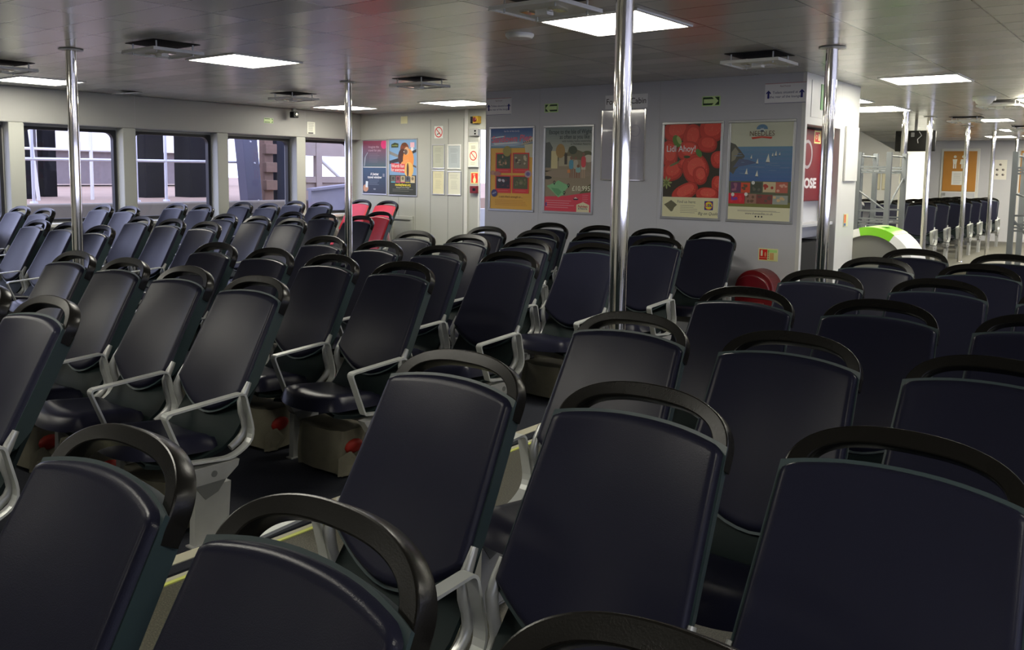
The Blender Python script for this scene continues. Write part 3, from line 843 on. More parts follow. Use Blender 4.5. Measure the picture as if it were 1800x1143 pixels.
for u, v, s, body, leg in ((.57, .50, 1.0, (.30, .52, .60), (.5, .38, .30)), (.665, .50, 1.0, (.62, .60, .52), (.5, .36, .28)), (.72, .46, .6, (.48, .62, .60), (.5, .36, .28)), (.83, .52, 1.2, (.74, .24, .26), (.62, .52, .42))):
    F.rect(u - .035, v - .10 * s, u - .008, v + .02, leg).rect(u + .008, v - .10 * s, u + .035, v + .02, leg)
    if s > 1.1: F.rect(u - .045, v - .02, u + .045, v + .05, (.70, .66, .58))
    F.ell(u, v + .06 * s, .05, .055 * s, body, sq=.7); F.ell(u, v + .135 * s, .028, .02, (.45, .33, .26))
F.rect(.49, .46, .55, .50, (.75, .48, .26))
F.poly([(0, 0), (1, 0), (1, .235), (.75, .215), (.45, .185), (0, .17)], (.76, .23, .29))
F.poly([(.04, .30), (.22, .34), (.30, .37), (.42, .335), (.54, .31), (.44, .24), (.42, .20), (.30, .165), (.20, .22), (.10, .27)], (.45, .66, .46))
F.poly([(.14, .28), (.3, .27), (.38, .23), (.3, .18), (.22, .22)], (.34, .56, .38))
for u, v in ((.21, .345), (.52, .315), (.43, .225)): F.ring(u, v, .017, .007, (.12, .13, .13)).poly([(u - .02, v - .01), (u + .02, v - .01), (u, v - .035)], (.12, .13, .13))
F.text('Escape to the Isle of Wight', .53, .945, .066, (.15, .19, .20), sx=.78, bold=.0004).text('as often as you like', .63, .885, .066, (.15, .19, .20), sx=.78, bold=.0004)
F.text('with holiday home ownership', .67, .835, .032, (.2, .22, .22)).text('at Parkdean Resorts', .76, .80, .032, (.2, .22, .22))
F.text('\u00a310,995', .79, .275, .075, (.78, .78, .68), bold=.001)
F.lines(.03, .66, .125, .045, 4, (.86, .55, .56), .006).lines(.82, .95, .20, .13, 4, (.85, .5, .52), .004)
F.poly([(.62, .155), (.75, .155), (.72, .14), (.64, .14)], (.12, .13, .2)).poly([(.64, .157), (.72, .157), (.68, .175)], (.8, .75, .7))
F.poly([(.70, 0), (.97, 0), (.97, .085), (.84, .118), (.70, .085)], (.78, .75, .62)).text('Parkdean', .835, .065, .034, (.6, .15, .15), bold=.001).text('& Resorts', .835, .040, .030, (.2, .2, .3), bold=.0005)
F.rect(.02, .055, .05, .10, (.2, .25, .5))
F.build('print', t)

# 3 strawberries
t, F = poster(-4.329, 1.162, -3.662, 2.141, 'framed strawberry poster reading Lidl Ahoy, between the cabin sign and the sea poster')
F.rect(0, 0, 1, 1, (.20, .18, .14))
SB = [(.22, .93, .24, .12, .2), (.50, .86, .16, .14, -.2), (.84, .93, .22, .13, .1), (.10, .68, .15, .15, .1), (.77, .78, .17, .085, -.1), (.44, .71, .20, .11, -.1), (.97, .62, .13, .09, .2), (.16, .49, .19, .10, .3), (.36, .57, .10, .05, .2), (.97, .36, .1, .09, 0), (.58, .52, .23, .16, .5), (.66, .45, .12, .10, .3), (.40, .27, .25, .085, .45), (.80, .25, .20, .075, -.02)]
for q, (u, v, ru, rv, rot) in enumerate(SB):
    big = q >= 10
    F.ell(u, v, ru, rv, (.60, .18, .15), rot, n=28, sq=.85); F.ell(u - .01, v + .008, ru * .90, rv * .90, (.70, .22, .18), rot, n=28, sq=.85)
    F.ell(u + .01, v + .02, ru * .66, rv * .62, (.77, .28, .23) if not big else (.80, .31, .26), rot, n=24, sq=.9)
    F.k += 1; F.hold = True
    for _ in range(26 if big else 10):
        a = random.uniform(0, 2 * PI); d = random.uniform(0, .85); F.ell(u + ru * d * math.cos(a), v + rv * d * math.sin(a), .006, .004, (.84, .45, .32), n=5)
    F.hold = False
F.ell(.23, .82, .07, .07, (.32, .45, .18), .5).ell(.27, .83, .035, .05, (.58, .62, .36), .5).ell(.63, .69, .045, .05, (.30, .46, .22), .6).ell(.42, .65, .06, .015, (.22, .26, .14)).ell(.20, .575, .10, .012, (.4, .4, .25), .4)
for a in range(8): F.ell(.06 + .06 * math.cos(a * .8), .37 + .04 * math.sin(a * .8), .045, .010, (.52, .56, .34), a * .8)
F.ell(.06, .37, .03, .02, (.36, .40, .22))
F.rect(0, 0, 1, .215, (.80, .77, .62))
F.text('Lidl Ahoy!', .31, .735, .088, (.90, .84, .80), bold=.0008, sx=.9)
F.poly([(.03, .13), (.10, .155), (.16, .18), (.22, .155), (.27, .13), (.22, .10), (.19, .06), (.16, .055), (.10, .09)], (.38, .37, .28))
F.text('Find us here:', .44, .165, .040, (.35, .34, .28)).lines(.33, .64, .125, .05, 5, (.55, .53, .44), .004)
F.rect(.76, .085, .91, .18, (.20, .22, .45)).ell(.835, .1325, .068, .044, (.80, .20, .16)).ell(.835, .1325, .060, .039, (.88, .74, .18)).text('L DL', .835, .1325, .034, (.16, .2, .5), bold=.002).text('i', .82, .1345, .034, (.75, .12, .12), bold=.002)
F.text('Big on Quality', .835, .045, .040, (.25, .25, .2), shear=.3)
F.build('print', t)

# 4 sea and sails
t, F = poster(-3.610, 1.162, -2.944, 2.139, 'framed Needles poster with white sails on blue sea, rightmost on the grey wall')
F.rect(0, 0, 1, 1, (.42, .50, .60))
F.rect(0, .755, 1, 1, (.69, .70, .62))
for i in range(16):
    k = i / 15; F.rect(0, .755 - .36 * (i + 1) / 16, 1, .755 - .36 * i / 16, (.36 - .10 * k + .02 * (i % 2), .50 - .12 * k, .60 - .04 * k))
F.poly([(0, .50), (.06, .47), (.10, .52), (.20, .58), (.24, .66), (.15, .73), (.08, .78), (0, .80)], (.33, .33, .30)).poly([(.02, .60), (.08, .62), (.14, .70), (.08, .75), (.02, .7)], (.50, .49, .42)).poly([(.05, .54), (.25, .56), (.45, .59), (.30, .62), (.15, .63)], (.32, .36, .46))
for _ in range(26): F.ell(random.uniform(.1, .95), random.uniform(.46, .73), random.uniform(.03, .1), .004, (.38, .47, .58))
for u, v, s in ((.62, .60, 1.), (.45, .585, .6), (.35, .635, .45), (.74, .665, .55), (.69, .66, .4), (.8, .67, .35), (.28, .475, .7), (.45, .455, .7)):
    F.poly([(u - .035 * s, v), (u + .03 * s, v - .004), (u + .006, v + .085 * s)], (.80, .80, .72)); F.ell(u, v - .006, .035 * s, .004, (.3, .33, .4))
F.rect(0, .135, 1, .40, (.34, .36, .28)).rect(0, .12, 1, .19, (.44, .45, .25))
for (a, b, c, d), cs in {(.03, .285, .20, .39): [(.36, .22, .34), (.56, .36, .42)], (.2, .28, .35, .385): [(.75, .30, .2), (.4, .3, .22)], (.36, .28, .54, .39): [(.26, .28, .24), (.36, .36, .32)], (.56, .29, .76, .395): [(.72, .66, .52), (.62, .24, .2)], (.76, .285, .95, .395): [(.66, .36, .30), (.75, .58, .5)],
                     (.0, .165, .27, .275): [(.74, .16, .2), (.78, .2, .24)], (.28, .17, .46, .27): [(.56, .42, .36), (.4, .3, .24)], (.46, .17, .72, .265): [(.48, .26, .24), (.36, .28, .26)], (.72, .17, .96, .26): [(.56, .58, .54), (.74, .64, .48)]}.items():
    F.rect(a, b, c, d, cs[0])
    for _ in range(5): F.ell(random.uniform(a + .03, c - .03), random.uniform(b + .02, d - .02), random.uniform(.015, .035), random.uniform(.01, .018), cs[1])
for u, v in ((.40, .385), (.07, .26), (.29, .265)): F.ell(u, v, .028, .019, (.85, .84, .76))
F.text('fun', .10, .22, .05, (.3, .25, .6), bold=.002, rot=.1)
F.ell(.51, .935, .09, .045, (.34, .46, .56)).rect(.40, .885, .62, .93, (.69, .70, .62)).ell(.51, .915, .045, .018, (.72, .76, .74)).ell(.51, .912, .03, .012, (.25, .35, .42))
F.text('NEEDLES', .51, .885, .068, (.36, .28, .22), sx=.92).poly([(.34, .850), (.50, .860), (.68, .852), (.66, .832), (.51, .843), (.36, .830)], (.70, .26, .20)).text('THE', .51, .935, .02, (.8, .8, .75))
F.rect(0, 0, 1, .135, (.80, .77, .64)).text('www.theneedles.co.uk', .51, .068, .030, (.45, .43, .36), bold=.0004).lines(.16, .86, .098, .090, 2, (.58, .56, .47), .004)
for u in (.46, .51, .56): F.ell(u, .038, .013, .009, (.15, .15, .15))
F.build('print', t)

# clear cabin frame and cabin name plate
ac = thing('notice_holder', 'clear plastic notice holder under the Forward Cabin sign, behind the central pole', 'notice', (-4.785, YP, 1.55))
PLEX = mat('clear_acrylic_over_paper', (0.46, 0.45, 0.50), 0.12, noise=.08, scale=6, coat=.6)
MB().box(-.262, .262, -.018, -.004, 0, .73, PLEX).build('acrylic_sheet', ac, bevel=.003)
fr = MB(); fr.box(-.265, -.257, -.026, 0, 0, .73, CHROME); fr.box(.257, .265, -.026, 0, 0, .73, CHROME); fr.box(-.265, .265, -.026, 0, -.006, .003, CHROME); fr.build('holder_edge', ac)
F = Flat((-.255, -.0185, 0), (1, 0, 0), (0, -1, 0), .51, .73)
F.text('Notices', .5, .88, .05, (.45, .44, .5)); F.lines(.18, .84, .75, .30, 9, (.50, .49, .56), .005); F.ring(.78, .70, .06, .004, (.42, .42, .5)); F.build('print', ac)
def sign(x0, z0, x1, z1, label, name, cat='sign', y=YP, base=(.82, .82, .84)):
    t = thing(name, label, cat, ((x0 + x1) / 2, y, z0))
    W = x1 - x0; H = z1 - z0
    MB().box(-W / 2, W / 2, -.005, 0, 0, H, pc(base)).build('plate', t)
    return t, Flat((-W / 2, -.0053, 0), (1, 0, 0), (0, -1, 0), W, H)
t, F = sign(-5.023, 2.297, -4.516, 2.440, 'pale sign reading Forward Cabin high on the poster wall', 'cabin_sign', base=(.80, .80, .82))
F.text('Forward Cabin', .5, .50, .087, (.08, .08, .09), bold=.0003, sx=.92); F.build('lettering', t)
for x0, z0, x1, z1, lab in ((-6.675, 2.284, -6.303, 2.476, 'white toilets sign with two navy arrows at the left end of the poster wall'), (-3.262, 2.284, -2.872, 2.470, 'white toilets sign with two navy arrows at the right end of the poster wall')):
    t, F = sign(x0, z0, x1, z1, lab, 'toilet_sign', base=(.82, .82, .88))
    F.arrow(.09, .45, .075, (.08, .10, .40), (0, 1)).arrow(.90, .45, .075, (.08, .10, .40), (0, 1))
    F.text('Toilets situated at', .5, .53, .033, (.14, .15, .35)).text('the rear of the lounge', .5, .32, .033, (.14, .15, .35)).text('Red Funnel', .5, .84, .022, (.5, .35, .38))
    F.line(0, .985, 1, .985, .004, (.55, .15, .2)).line(0, .012, 1, .012, .004, (.15, .15, .4)); F.build('lettering', t)
def exitarrow(t, F, d):
    F.rect(.05, .10, .95, .90, (.06, .20, .08)).arrow(.5, .5, .155, (.70, .85, .55), d); F.build('arrow', t)
t, F = sign(-5.824, 2.288, -5.642, 2.383, 'green exit arrow sign pointing left above the holiday poster', 'exit_arrow_sign', base=(.66, .78, .52)); exitarrow(t, F, (-1, 0))
t, F = sign(-3.901, 2.284, -3.711, 2.380, 'green exit arrow sign pointing right above the strawberry poster', 'exit_arrow_sign', base=(.66, .78, .52)); exitarrow(t, F, (1, 0))
# extinguisher sign
t, F = sign(-3.259, .807, -3.069, .924, 'small red and yellow extinguisher sign low on the poster wall', 'extinguisher_sign', base=(.82, .86, .56))
F.rect(.05, .08, .46, .92, (.75, .12, .08)).rect(.48, .70, .95, .92, (.62, .80, .46)).rect(.58, .10, .80, .66, (.85, .62, .40)).rect(.12, .38, .22, .72, (.88, .84, .66)).ell(.17, .76, .05, .1, (.88, .84, .66)).ell(.36, .52, .05, .2, (.85, .55, .4)).rect(.05, .22, .46, .26, (.85, .6, .5))
for v in (.2, .35, .5, .65, .8): F.ell(.52, v, .025, .045, (.3, .25, .12))
F.build('pictogram', t)
# red extinguisher box
rb = thing('extinguisher_box', 'red plastic extinguisher box with domed top below the small sign', 'fire extinguisher box', (-3.2, YP, 0))
REDP = mat('dark_red_plastic', (0.15, 0.008, 0.014), 0.28, noise=.1); REDB = mat('red_plastic', (0.17, 0.006, 0.009), 0.35)
def dome(hx, d0, d1, z0, zs, zt_, m, name):
    mb = MB(); pts = []
    n = 16
    pts = [(-hx, 0, z0)] + [(-hx * math.cos(PI * i / n) ** 1 if True else 0, 0, zs + (zt_ - zs) * math.sin(PI * i / n)) for i in range(n + 1)] + [(hx, 0, z0)]
    mb.prism([(x, d0, z) for x, _, z in pts], (0, d1 - d0, 0), m); return mb.build(name, rb, bevel=.008)
dome(.185, -.23, -.002, .02, .56, .735, REDB, 'box_body')
dome(.165, -.285, -.232, .50, .56, .690, REDP, 'window_lid')
MB().box(-.12, .12, -.262, -.233, .06, .44, REDB).build('door', rb, bevel=.01)
MB().box(-.09, .03, -.296, -.286, .545, .570, BLACK).build('latch', rb)

# hose cover in the alcove (faces the passage)
hc_ = thing('fire_hose_cover', 'red fire hose cover with grey ring in the alcove of the end wall', 'fire hose', (-3.02, 8.45, 1.37))
REDH = mat('hose_cover_red', (0.19, 0.004, 0.009), 0.45)
MB().box(-.03, .02, -.46, .46, 0, .70, REDH).build('cover', hc_, bevel=.01)
MB().tube([(.035, .46, .02), (.045, .462, .30), (.035, .46, .68)], .018, REDH, n=10).build('edge_roll', hc_, smooth=True)
F = Flat((.0206, -.46, 0), (0, 1, 0), (1, 0, 0), .92, .70)
F.ring(.435, .65, .14, .03, (.60, .57, .58)).text('FIRE', .28, .9, .09, (.72, .70, .70), bold=.004).text('HOSE', .48, .245, .13, (.76, .74, .74), bold=.006, sx=1.45)
F.rect(.62, .81, .82, .99, (.85, .78, .50)).rect(.64, .83, .80, .97, (.72, .12, .10)).ring(.69, .90, .022, .008, (.85, .8, .6)).rect(.745, .85, .785, .95, (.85, .8, .6))
F.build('lettering', hc_)
gs = thing('assembly_sign', 'green and white sign on the white header beside the pole', 'sign', (-2.866, 8.42, 2.24))
MB().box(0, .006, -.12, .12, 0, .24, pc((.24, .52, .22))).build('plate', gs)
F = Flat((.0063, -.12, 0), (0, 1, 0), (1, 0, 0), .24, .24); F.rect(.28, .2, .9, .88, (.74, .86, .60)).ell(.6, .70, .1, .1, (.24, .52, .22)).rect(.5, .25, .7, .6, (.24, .52, .22)); F.build('pictogram', gs)
ep = thing('end_panel', 'slim raised white panel on the white end pillar', 'panel', (-2.868, 9.27, 1.57)); MB().box(0, .022, -.20, .20, 0, .56, WALLW).build('panel', ep, bevel=.004)
es = thing('small_wall_label', 'tiny orange and yellow label low on the white end pillar', 'sign', (-2.868, 9.21, 1.10)); MB().box(0, .004, -.05, .09, 0, .13, pc((.82, .86, .60))).build('plate', es)
F = Flat((.0045, -.05, 0), (0, 1, 0), (1, 0, 0), .14, .13); F.rect(.05, .3, .5, .95, (.80, .40, .20)).rect(.05, .05, .5, .25, (.25, .35, .55)); F.build('print', es)

# ------------------------------------------------------------------ stern bulkhead posters and notices
t, F = poster(-11.06, 1.225, -10.46, 2.135, 'double framed phone and travel posters in purple and blue, left of the animal poster', y=YB, fw=.02)
for i in range(12):
    k = i / 11
    F.rect(0, .5 + .5 * i / 12, 1, .5 + .5 * (i + 1) / 12, (.24 + .26 * k, .32 - .08 * k, .34 - .02 * k))
    F.rect(0, .5 * i / 12, 1, .5 * (i + 1) / 12, (.16 + .02 * k, .18 + .10 * k, .24 + .14 * k))
F.rect(0, .495, 1, .508, (.8, .8, .75)); F.ell(.9, .93, .13, .085, (.76, .20, .42))
F.text('Imagine the', .46, .885, .055, (.72, .60, .64)).text('travel for you', .50, .82, .055, (.72, .60, .64)).lines(.26, .72, .75, .60, 6, (.46, .42, .46), .004)
F.poly([(.03, .52), (.08, .52), (.12, .70), (.22, .78), (.18, .78), (.06, .68)], (.52, .54, .56))
F.text('A better', .50, .37, .058, (.78, .80, .82), bold=.002).text('travel window', .50, .31, .058, (.78, .80, .82), bold=.002).lines(.26, .70, .26, .17, 5, (.44, .48, .54), .004)
F.ell(.11, .10, .12, .07, (.68, .50, .38)).poly([(.10, .12), (.20, .11), (.22, .23), (.12, .235)], (.75, .80, .86)).rect(.85, .32, .93, .38, (.45, .46, .52)); F.text('app', .5, .09, .04, (.65, .68, .72))
F.build('print', t)
t, F = poster(-10.425, 1.217, -9.767, 2.144, 'tall framed animal park poster with an orange monkey on blue', y=YB, fw=.02)
F.rect(0, 0, 1, 1, (.42, .55, .68)); F.rect(0, 0, 1, .36, (.18, .19, .15))
F.poly([(0, .80), (.45, .70), (.45, .65), (0, .74)], (.45, .44, .42)).poly([(0, .62), (.4, .68), (.35, .60), (0, .56)], (.16, .16, .16)).poly([(.7, .76), (1, .83), (1, .78), (.75, .72)], (.14, .15, .16)).poly([(.7, .60), (1, .52), (1, .49), (.7, .55)], (.35, .3, .25))
F.ell(.56, .83, .16, .12, (.42, .22, .12)).ell(.48, .68, .16, .16, (.26, .16, .12)).ell(.70, .64, .20, .20, (.80, .50, .24)).ell(.64, .80, .09, .07, (.72, .56, .42)).ell(.60, .78, .07, .05, (.35, .28, .25)).ell(.54, .785, .014, .01, (.9, .85, .8)).ell(.72, .46, .17, .14, (.84, .62, .34)).ell(.68, .45, .04, .13, (.28, .2, .15)).ell(.58, .60, .16, .03, (.82, .52, .3), .3).ell(.55, .915, .10, .03, (.34, .2, .1))
F.poly([(.07, .43), (.56, .40), (.58, .56), (.06, .58)], (.72, .25, .27)).text('Worth fun', .31, .525, .075, (.88, .74, .72), bold=.001, sx=.9).text('for everyone', .31, .455, .070, (.88, .74, .72), bold=.001, sx=.85)
F.poly([(.07, .86), (.33, .86), (.34, .93), (.2, .95), (.07, .92)], (.16, .19, .10)).text('monkey', .2, .90, .04, (.6, .65, .35)).rect(.77, .86, .92, .95, (.80, .62, .66)).ell(.84, .83, .05, .035, (.8, .86, .9))
for i, c in enumerate([(.35, .36, .32), (.5, .28, .3), (.62, .58, .45), (.30, .32, .36), (.68, .62, .48)]):
    F.rect(.06 + .18 * i, .235, .22 + .18 * i, .345, c); F.ell(.14 + .18 * i, .30, .045, .03, tuple(q * .6 for q in c)); F.rect(.06 + .18 * i, .225, .22 + .18 * i, .238, [(.3, .7, .75), (.75, .3, .4), (.75, .3, .4), (.75, .68, .2), (.75, .72, .6)][i])
F.text('monkeyhaven.org', .5, .185, .062, (.76, .70, .20), bold=.002, sx=.8).text('Newport, Isle of Wight', .5, .135, .032, (.7, .7, .62)).lines(.12, .9, .10, .07, 2, (.45, .46, .4), .005)
F.build('print', t)
CERT = [(-9.448, 1.663, -9.179, 2.042, 'faded framed certificate, upper left of four', FRAME, (.62, .63, .56)), (-9.122, 1.657, -8.837, 2.038, 'white framed bluish certificate, upper right of four', WHITEF, (.60, .63, .63)),
        (-9.445, 1.259, -9.175, 1.644, 'yellowed framed certificate, lower left of four', FRAME, (.74, .72, .58)), (-9.119, 1.259, -8.833, 1.629, 'framed white certificate, lower right of four', FRAME, (.74, .74, .66))]
for q, (a, b, c, d, lab, fm, col) in enumerate(CERT):
    t, F = poster(a, b, c, d, lab, y=YB, name='framed_certificate', fw=.016 if q != 1 else .022, dep=.012, fm=fm)
    F.rect(0, 0, 1, 1, col).lines(.15, .85, .88, .72, 4, tuple(x * .86 for x in col), .006).lines(.22, .78, .6, .25, 7, tuple(x * .90 for x in col), .008); F.build('print', t)
def nosmoke(F, u, v, r, slash=True):
    F.ring(u, v, r, r * .2, (.72, .14, .12)); q = r * .68
    F.line(u - q / F.W, v + q / F.H, u + q / F.W, v - q / F.H, r * .18, (.72, .14, .12))
t, F = sign(-9.401, 2.135, -9.218, 2.322, 'square no smoking sign with red ring above the certificates', 'no_smoking_sign', y=YB, base=(.80, .80, .76)); F.line(.3, .3, .65, .45, .014, (.15, .15, .15)); nosmoke(F, .5, .5, .082); F.build('pictogram', t)
t, F = poster(-8.681, 1.694, -8.475, 2.068, 'narrow framed no smoking notice beside the bright doorway', y=YB - .02, name='framed_notice', fw=.012, dep=.012, fm=WHITEF)
F.rect(0, 0, 1, 1, (.80, .79, .70)).lines(.25, .75, .86, .76, 3, (.5, .48, .42), .008).lines(.2, .8, .14, .08, 2, (.6, .58, .5), .006); nosmoke(F, .5, .45, .072); F.build('print', t)
t, F = sign(-8.641, 1.447, -8.492, 1.616, 'red fire alarm sign showing a pressing hand', 'call_point_sign', y=YB, base=(.84, .76, .46)); F.rect(.07, .07, .93, .93, (.78, .17, .08)).ell(.5, .3, .2, .24, (.88, .78, .55)).rect(.42, .4, .58, .68, (.88, .78, .55)).ell(.45, .8, .16, .09, (.88, .6, .4)); F.build('pictogram', t)
cp_ = thing('fire_call_point', 'small red call point box below the pressing hand sign', 'alarm', (-8.553, YB, 1.303)); MB().box(-.07, .07, -.05, 0, 0, .11, REDB).build('box', cp_, bevel=.006); MB().box(-.01, .045, -.053, -.05, .035, .075, BLACK).build('glass', cp_)
yb_ = thing('emergency_button', 'yellow box with dark emergency button high beside the doorway', 'button', (-8.53, YB, 2.342))
MB().box(-.01, .08, -.09, 0, 0, .105, mat('yellow_plastic', (.65, .38, .03), .4)).build('yellow_box', yb_, bevel=.005); MB().box(-.075, -.012, -.07, 0, 0, .10, BLACK).build('black_box', yb_, bevel=.004); MB().lathe([(.028, 0), (.034, -.02), (.02, -.03)], (.04, -.09, .052), REDP, axis='y', n=16).build('button', yb_, smooth=True)
gb = thing('switch_box', 'grey double switch box below the yellow button', 'switch', (-8.55, YB, 2.158)); MB().box(-.087, .087, -.06, 0, 0, .104, mat('grey_switch_plastic', (.38, .39, .38), .4)).build('box', gb, bevel=.008)
for z in (.02, .06): MB().box(.02, .05, -.066, -.06, z, z + .024, BLACK).build('rocker', gb)
ys = thing('yellowed_card', 'small yellowed square card high on the back wall', 'notice', (-10.07, YB, 2.38)); MB().box(-.075, .075, -.004, 0, 0, .115, pc((.74, .73, .58))).build('card', ys)
cu = thing('wall_cupboard', 'low framed cupboard panel in the back wall right of the red seats', 'cupboard', (-10.11, YB, .10))
fr = MB()
for a, b, c, d in ((-.26, .26, .74, .80), (-.26, -.21, 0, .74), (.21, .26, 0, .74)): fr.box(a, b, -.03, 0, c, d, WALLC)
fr.build('cupboard_frame', cu, bevel=.004); MB().box(-.21, .21, -.012, 0, 0, .74, WALLC).build('door', cu)
# window wall signs, facing the cabin (+x)
def xsign(y0, z0, y1, z1, label, name, base):
    t = thing(name, label, 'sign', (-11.10, (y0 + y1) / 2, z0)); W, H = y1 - y0, z1 - z0
    MB().box(0, .004, -W / 2, W / 2, 0, H, pc(base)).build('plate', t)
    return t, Flat((.0043, -W / 2, 0), (0, 1, 0), (1, 0, 0), W, H)
t, F = xsign(7.985, 2.315, 8.150, 2.390, 'green exit arrow sign on the band above the windows', 'exit_arrow_sign', (.66, .78, .52)); exitarrow(t, F, (1, 0))
t, F = xsign(8.793, 2.187, 8.945, 2.376, 'white printed notice on the band above the last window', 'paper_notice', (.78, .79, .74)); F.lines(.12, .88, .88, .25, 7, (.5, .5, .48), .006).lines(.1, .9, .1, .05, 2, (.3, .3, .3), .012); F.build('print', t)
cc = thing('security_camera', 'small black camera under the ceiling near the window wall', 'camera', (-10.95, 8.42, ZC)); MB().box(-.03, .03, -.03, .03, -.06, 0, GREYP).build('mount', cc); MB().box(-.04, .06, -.05, .05, -.15, -.055, BLACK).build('housing', cc, bevel=.012); MB().lathe([(.022, 0), (.02, .015)], (.06, 0, -.10), CHROME, axis='x', n=16).build('lens', cc)

# ------------------------------------------------------------------ recycling bin
GREEN = mat('lime_green_plastic', (0.22, 0.62, 0.02), 0.3); BW = mat('bin_white_plastic', (0.85, 0.86, 0.84), 0.35); BG = mat('bin_grey_side', (0.17, 0.17, 0.155), 0.55)
rc = thing('recycling_bin', 'arched recycling bin with lime green and white lid and grey side', 'bin', (-2.78, 10.0, 0))
def arch(a0, a1, r0, r1, y0, y1, m, name, n=12, par=None):
    mb = MB(); vs = []
    for i in range(n + 1):
        a = a0 + (a1 - a0) * i / n
        for rr_ in (r0, r1):
            for y in (y0, y1): vs.append((-rr_ * math.cos(a) * 1.0, y, .60 + rr_ * math.sin(a)))
    fs = []
    for i in range(n):
        b = 4 * i; fs += [(b, b + 4, b + 5, b + 1), (b + 2, b + 3, b + 7, b + 6), (b, b + 2, b + 6, b + 4), (b + 1, b + 5, b + 7, b + 3)]
    fs += [(0, 1, 3, 2), (4 * n, 4 * n + 2, 4 * n + 3, 4 * n + 1)]
    mb.add(vs, fs, m); return mb.build(name, par or rc, smooth=True, angle=30)
arch(0, PI, .0, .385, -.17, .34, BG, 'grey_body', 20)
MB().box(-.385, .385, -.17, .34, .0, .60, BG).build('lower_body', rc)
arch(PI * .06, PI * .42, .385, .47, -.20, .36, BW, 'white_lid'); arch(PI * .42, PI * .68, .385, .475, -.20, .36, GREEN, 'green_lid', par=rc); arch(PI * .68, PI * .97, .385, .47, -.20, .36, BW, 'white_lid')
MB().lathe([(.001, 0), (.07, 0), (.075, .006)], (.06, .06, 1.068), mat('dark_green_opening', (.10, .32, .01), .5), n=20).build('opening', rc)

# ------------------------------------------------------------------ luggage racks
RK = mat('grey_rack_steel', (0.15, 0.165, 0.175), 0.4, metal=.4)
def rack(x, y, w_, d, label):
    t = thing('luggage_rack', label, 'luggage rack', (x, y, 0))
    for sx in (0, w_):
        for sy in (0, d):
            MB().box(sx - .030, sx + .030, sy - .030, sy + .030, 0, 1.95, RK).build('post', t)
    for z in (1.755, 1.72, 1.685, 1.18, 1.075, 1.035, .995, .40):
        for sy in (0, d):
            MB().box(0, w_, sy - .014, sy + .014, z - .011, z + .011, RK).build('rail', t)
    for z in (1.70, 1.02, .40):
        s = MB()
        for k in range(5): s.tube([(w_ * (k + .5) / 5, 0, z), (w_ * (k + .5) / 5, d, z)], .008, RK, n=6)
        s.build('shelf_bars', t)
    for a, b in (((0, 0, 1.45), (w_, 0, 1.18)), ((0, 0, 1.15), (w_ * .6, 0, .55)), ((w_, 0, 1.2), (w_, d, 1.62))):
        MB().tube([a, b], .012, RK, n=8).build('brace', t)
    for sx in (0, w_): MB().tube([(sx, 0, 1.90), (sx, d, 1.90)], .012, RK, n=8).build('end_rail', t)
    return t
rack(-3.56, 11.9, .38, .75, 'grey steel luggage rack behind the white end wall')
rack(-4.15, 11.6, .48, .75, 'grey steel luggage rack mostly hidden behind the white end wall')
rack(-1.76, 12.0, .8, .7, 'grey steel luggage rack cut by the right picture edge')

# ------------------------------------------------------------------ far cabin fittings
tv = thing('hanging_screen', 'black screen hanging from the ceiling between the far poles', 'television', (-3.63, 15.0, 0))
MB().box(-.30, .30, -.03, .03, 2.05, 2.38, BLACK).build('housing', tv, bevel=.01); MB().box(-.02, .02, -.01, .01, 2.38, ZC, GREYP).build('bracket', tv); MB().box(-.06, -.01, -.04, -.03, 2.28, 2.35, GREYP).build('socket', tv)
MB().tube([(.06, -.035, 2.36), (.10, -.04, 2.30), (.04, -.035, 2.24), (.05, -.035, 2.18)], .006, WHITEF, n=6).build('cable', tv)
ORG = mat('orange_door_laminate', (0.52, 0.235, 0.045), 0.45, noise=.12, scale=2)
def far_door(x0, x1, z1, label, n):
    t = struct(MB().box(x0 - .06, x1 + .06, FAR - .025, FAR, FZ, z1 + .06, WALLW).build('door_%d' % n, bevel=.05), label)
    W = x1 - x0
    MB().box(x0, x1, FAR - .045, FAR - .025, 1.33, z1, ORG).build('door_leaf', t, bevel=.012)
    MB().box(x0, x1, FAR - .045, FAR - .025, FZ + .02, 1.30, WALLG).build('lower_leaf', t)
    MB().box(x0 + .02, x0 + .09, FAR - .06, FAR - .045, 1.22, 1.29, GREYP).build('handle', t)
    return t
d1 = far_door(-5.0, -4.26, 2.31, 'orange toilet door in the far bulkhead', 2)
d2 = far_door(-3.34, -2.6, 2.31, 'orange door in the far bulkhead at the right edge', 3)
F = Flat((-5.0, FAR - .0455, 1.33), (1, 0, 0), (0, -1, 0), .74, .98)
for u in (.35, .60):
    F.ell(u, .86, .045, .035, (.85, .82, .74)); F.poly([(u - .07, .80), (u + .07, .80), (u + (.05 if u < .5 else .1), .68), (u - (.05 if u < .5 else .1), .68)], (.85, .82, .74)); F.rect(u - .05, .57, u - .01, .69, (.85, .82, .74)).rect(u + .01, .57, u + .05, .69, (.85, .82, .74))
F.rect(.28, .16, .62, .50, (.80, .80, .76)).lines(.33, .58, .44, .2, 8, (.6, .6, .6), .008); F.build('pictogram', d1)
t, F = sign(-3.89, 1.63, -3.62, 2.10, 'white sheet with five small drawings on the far grey wall', 'instruction_sheet', y=FAR, base=(.78, .77, .73))
for u, v in ((.5, .76), (.27, .5), (.73, .5), (.27, .25), (.73, .25)): F.ell(u, v, .11, .055, (.3, .28, .28)); F.ell(u + .05, v + .02, .05, .03, (.6, .55, .5))
F.build('drawings', t)
for k, x in enumerate((-5.20, -4.04)): pass
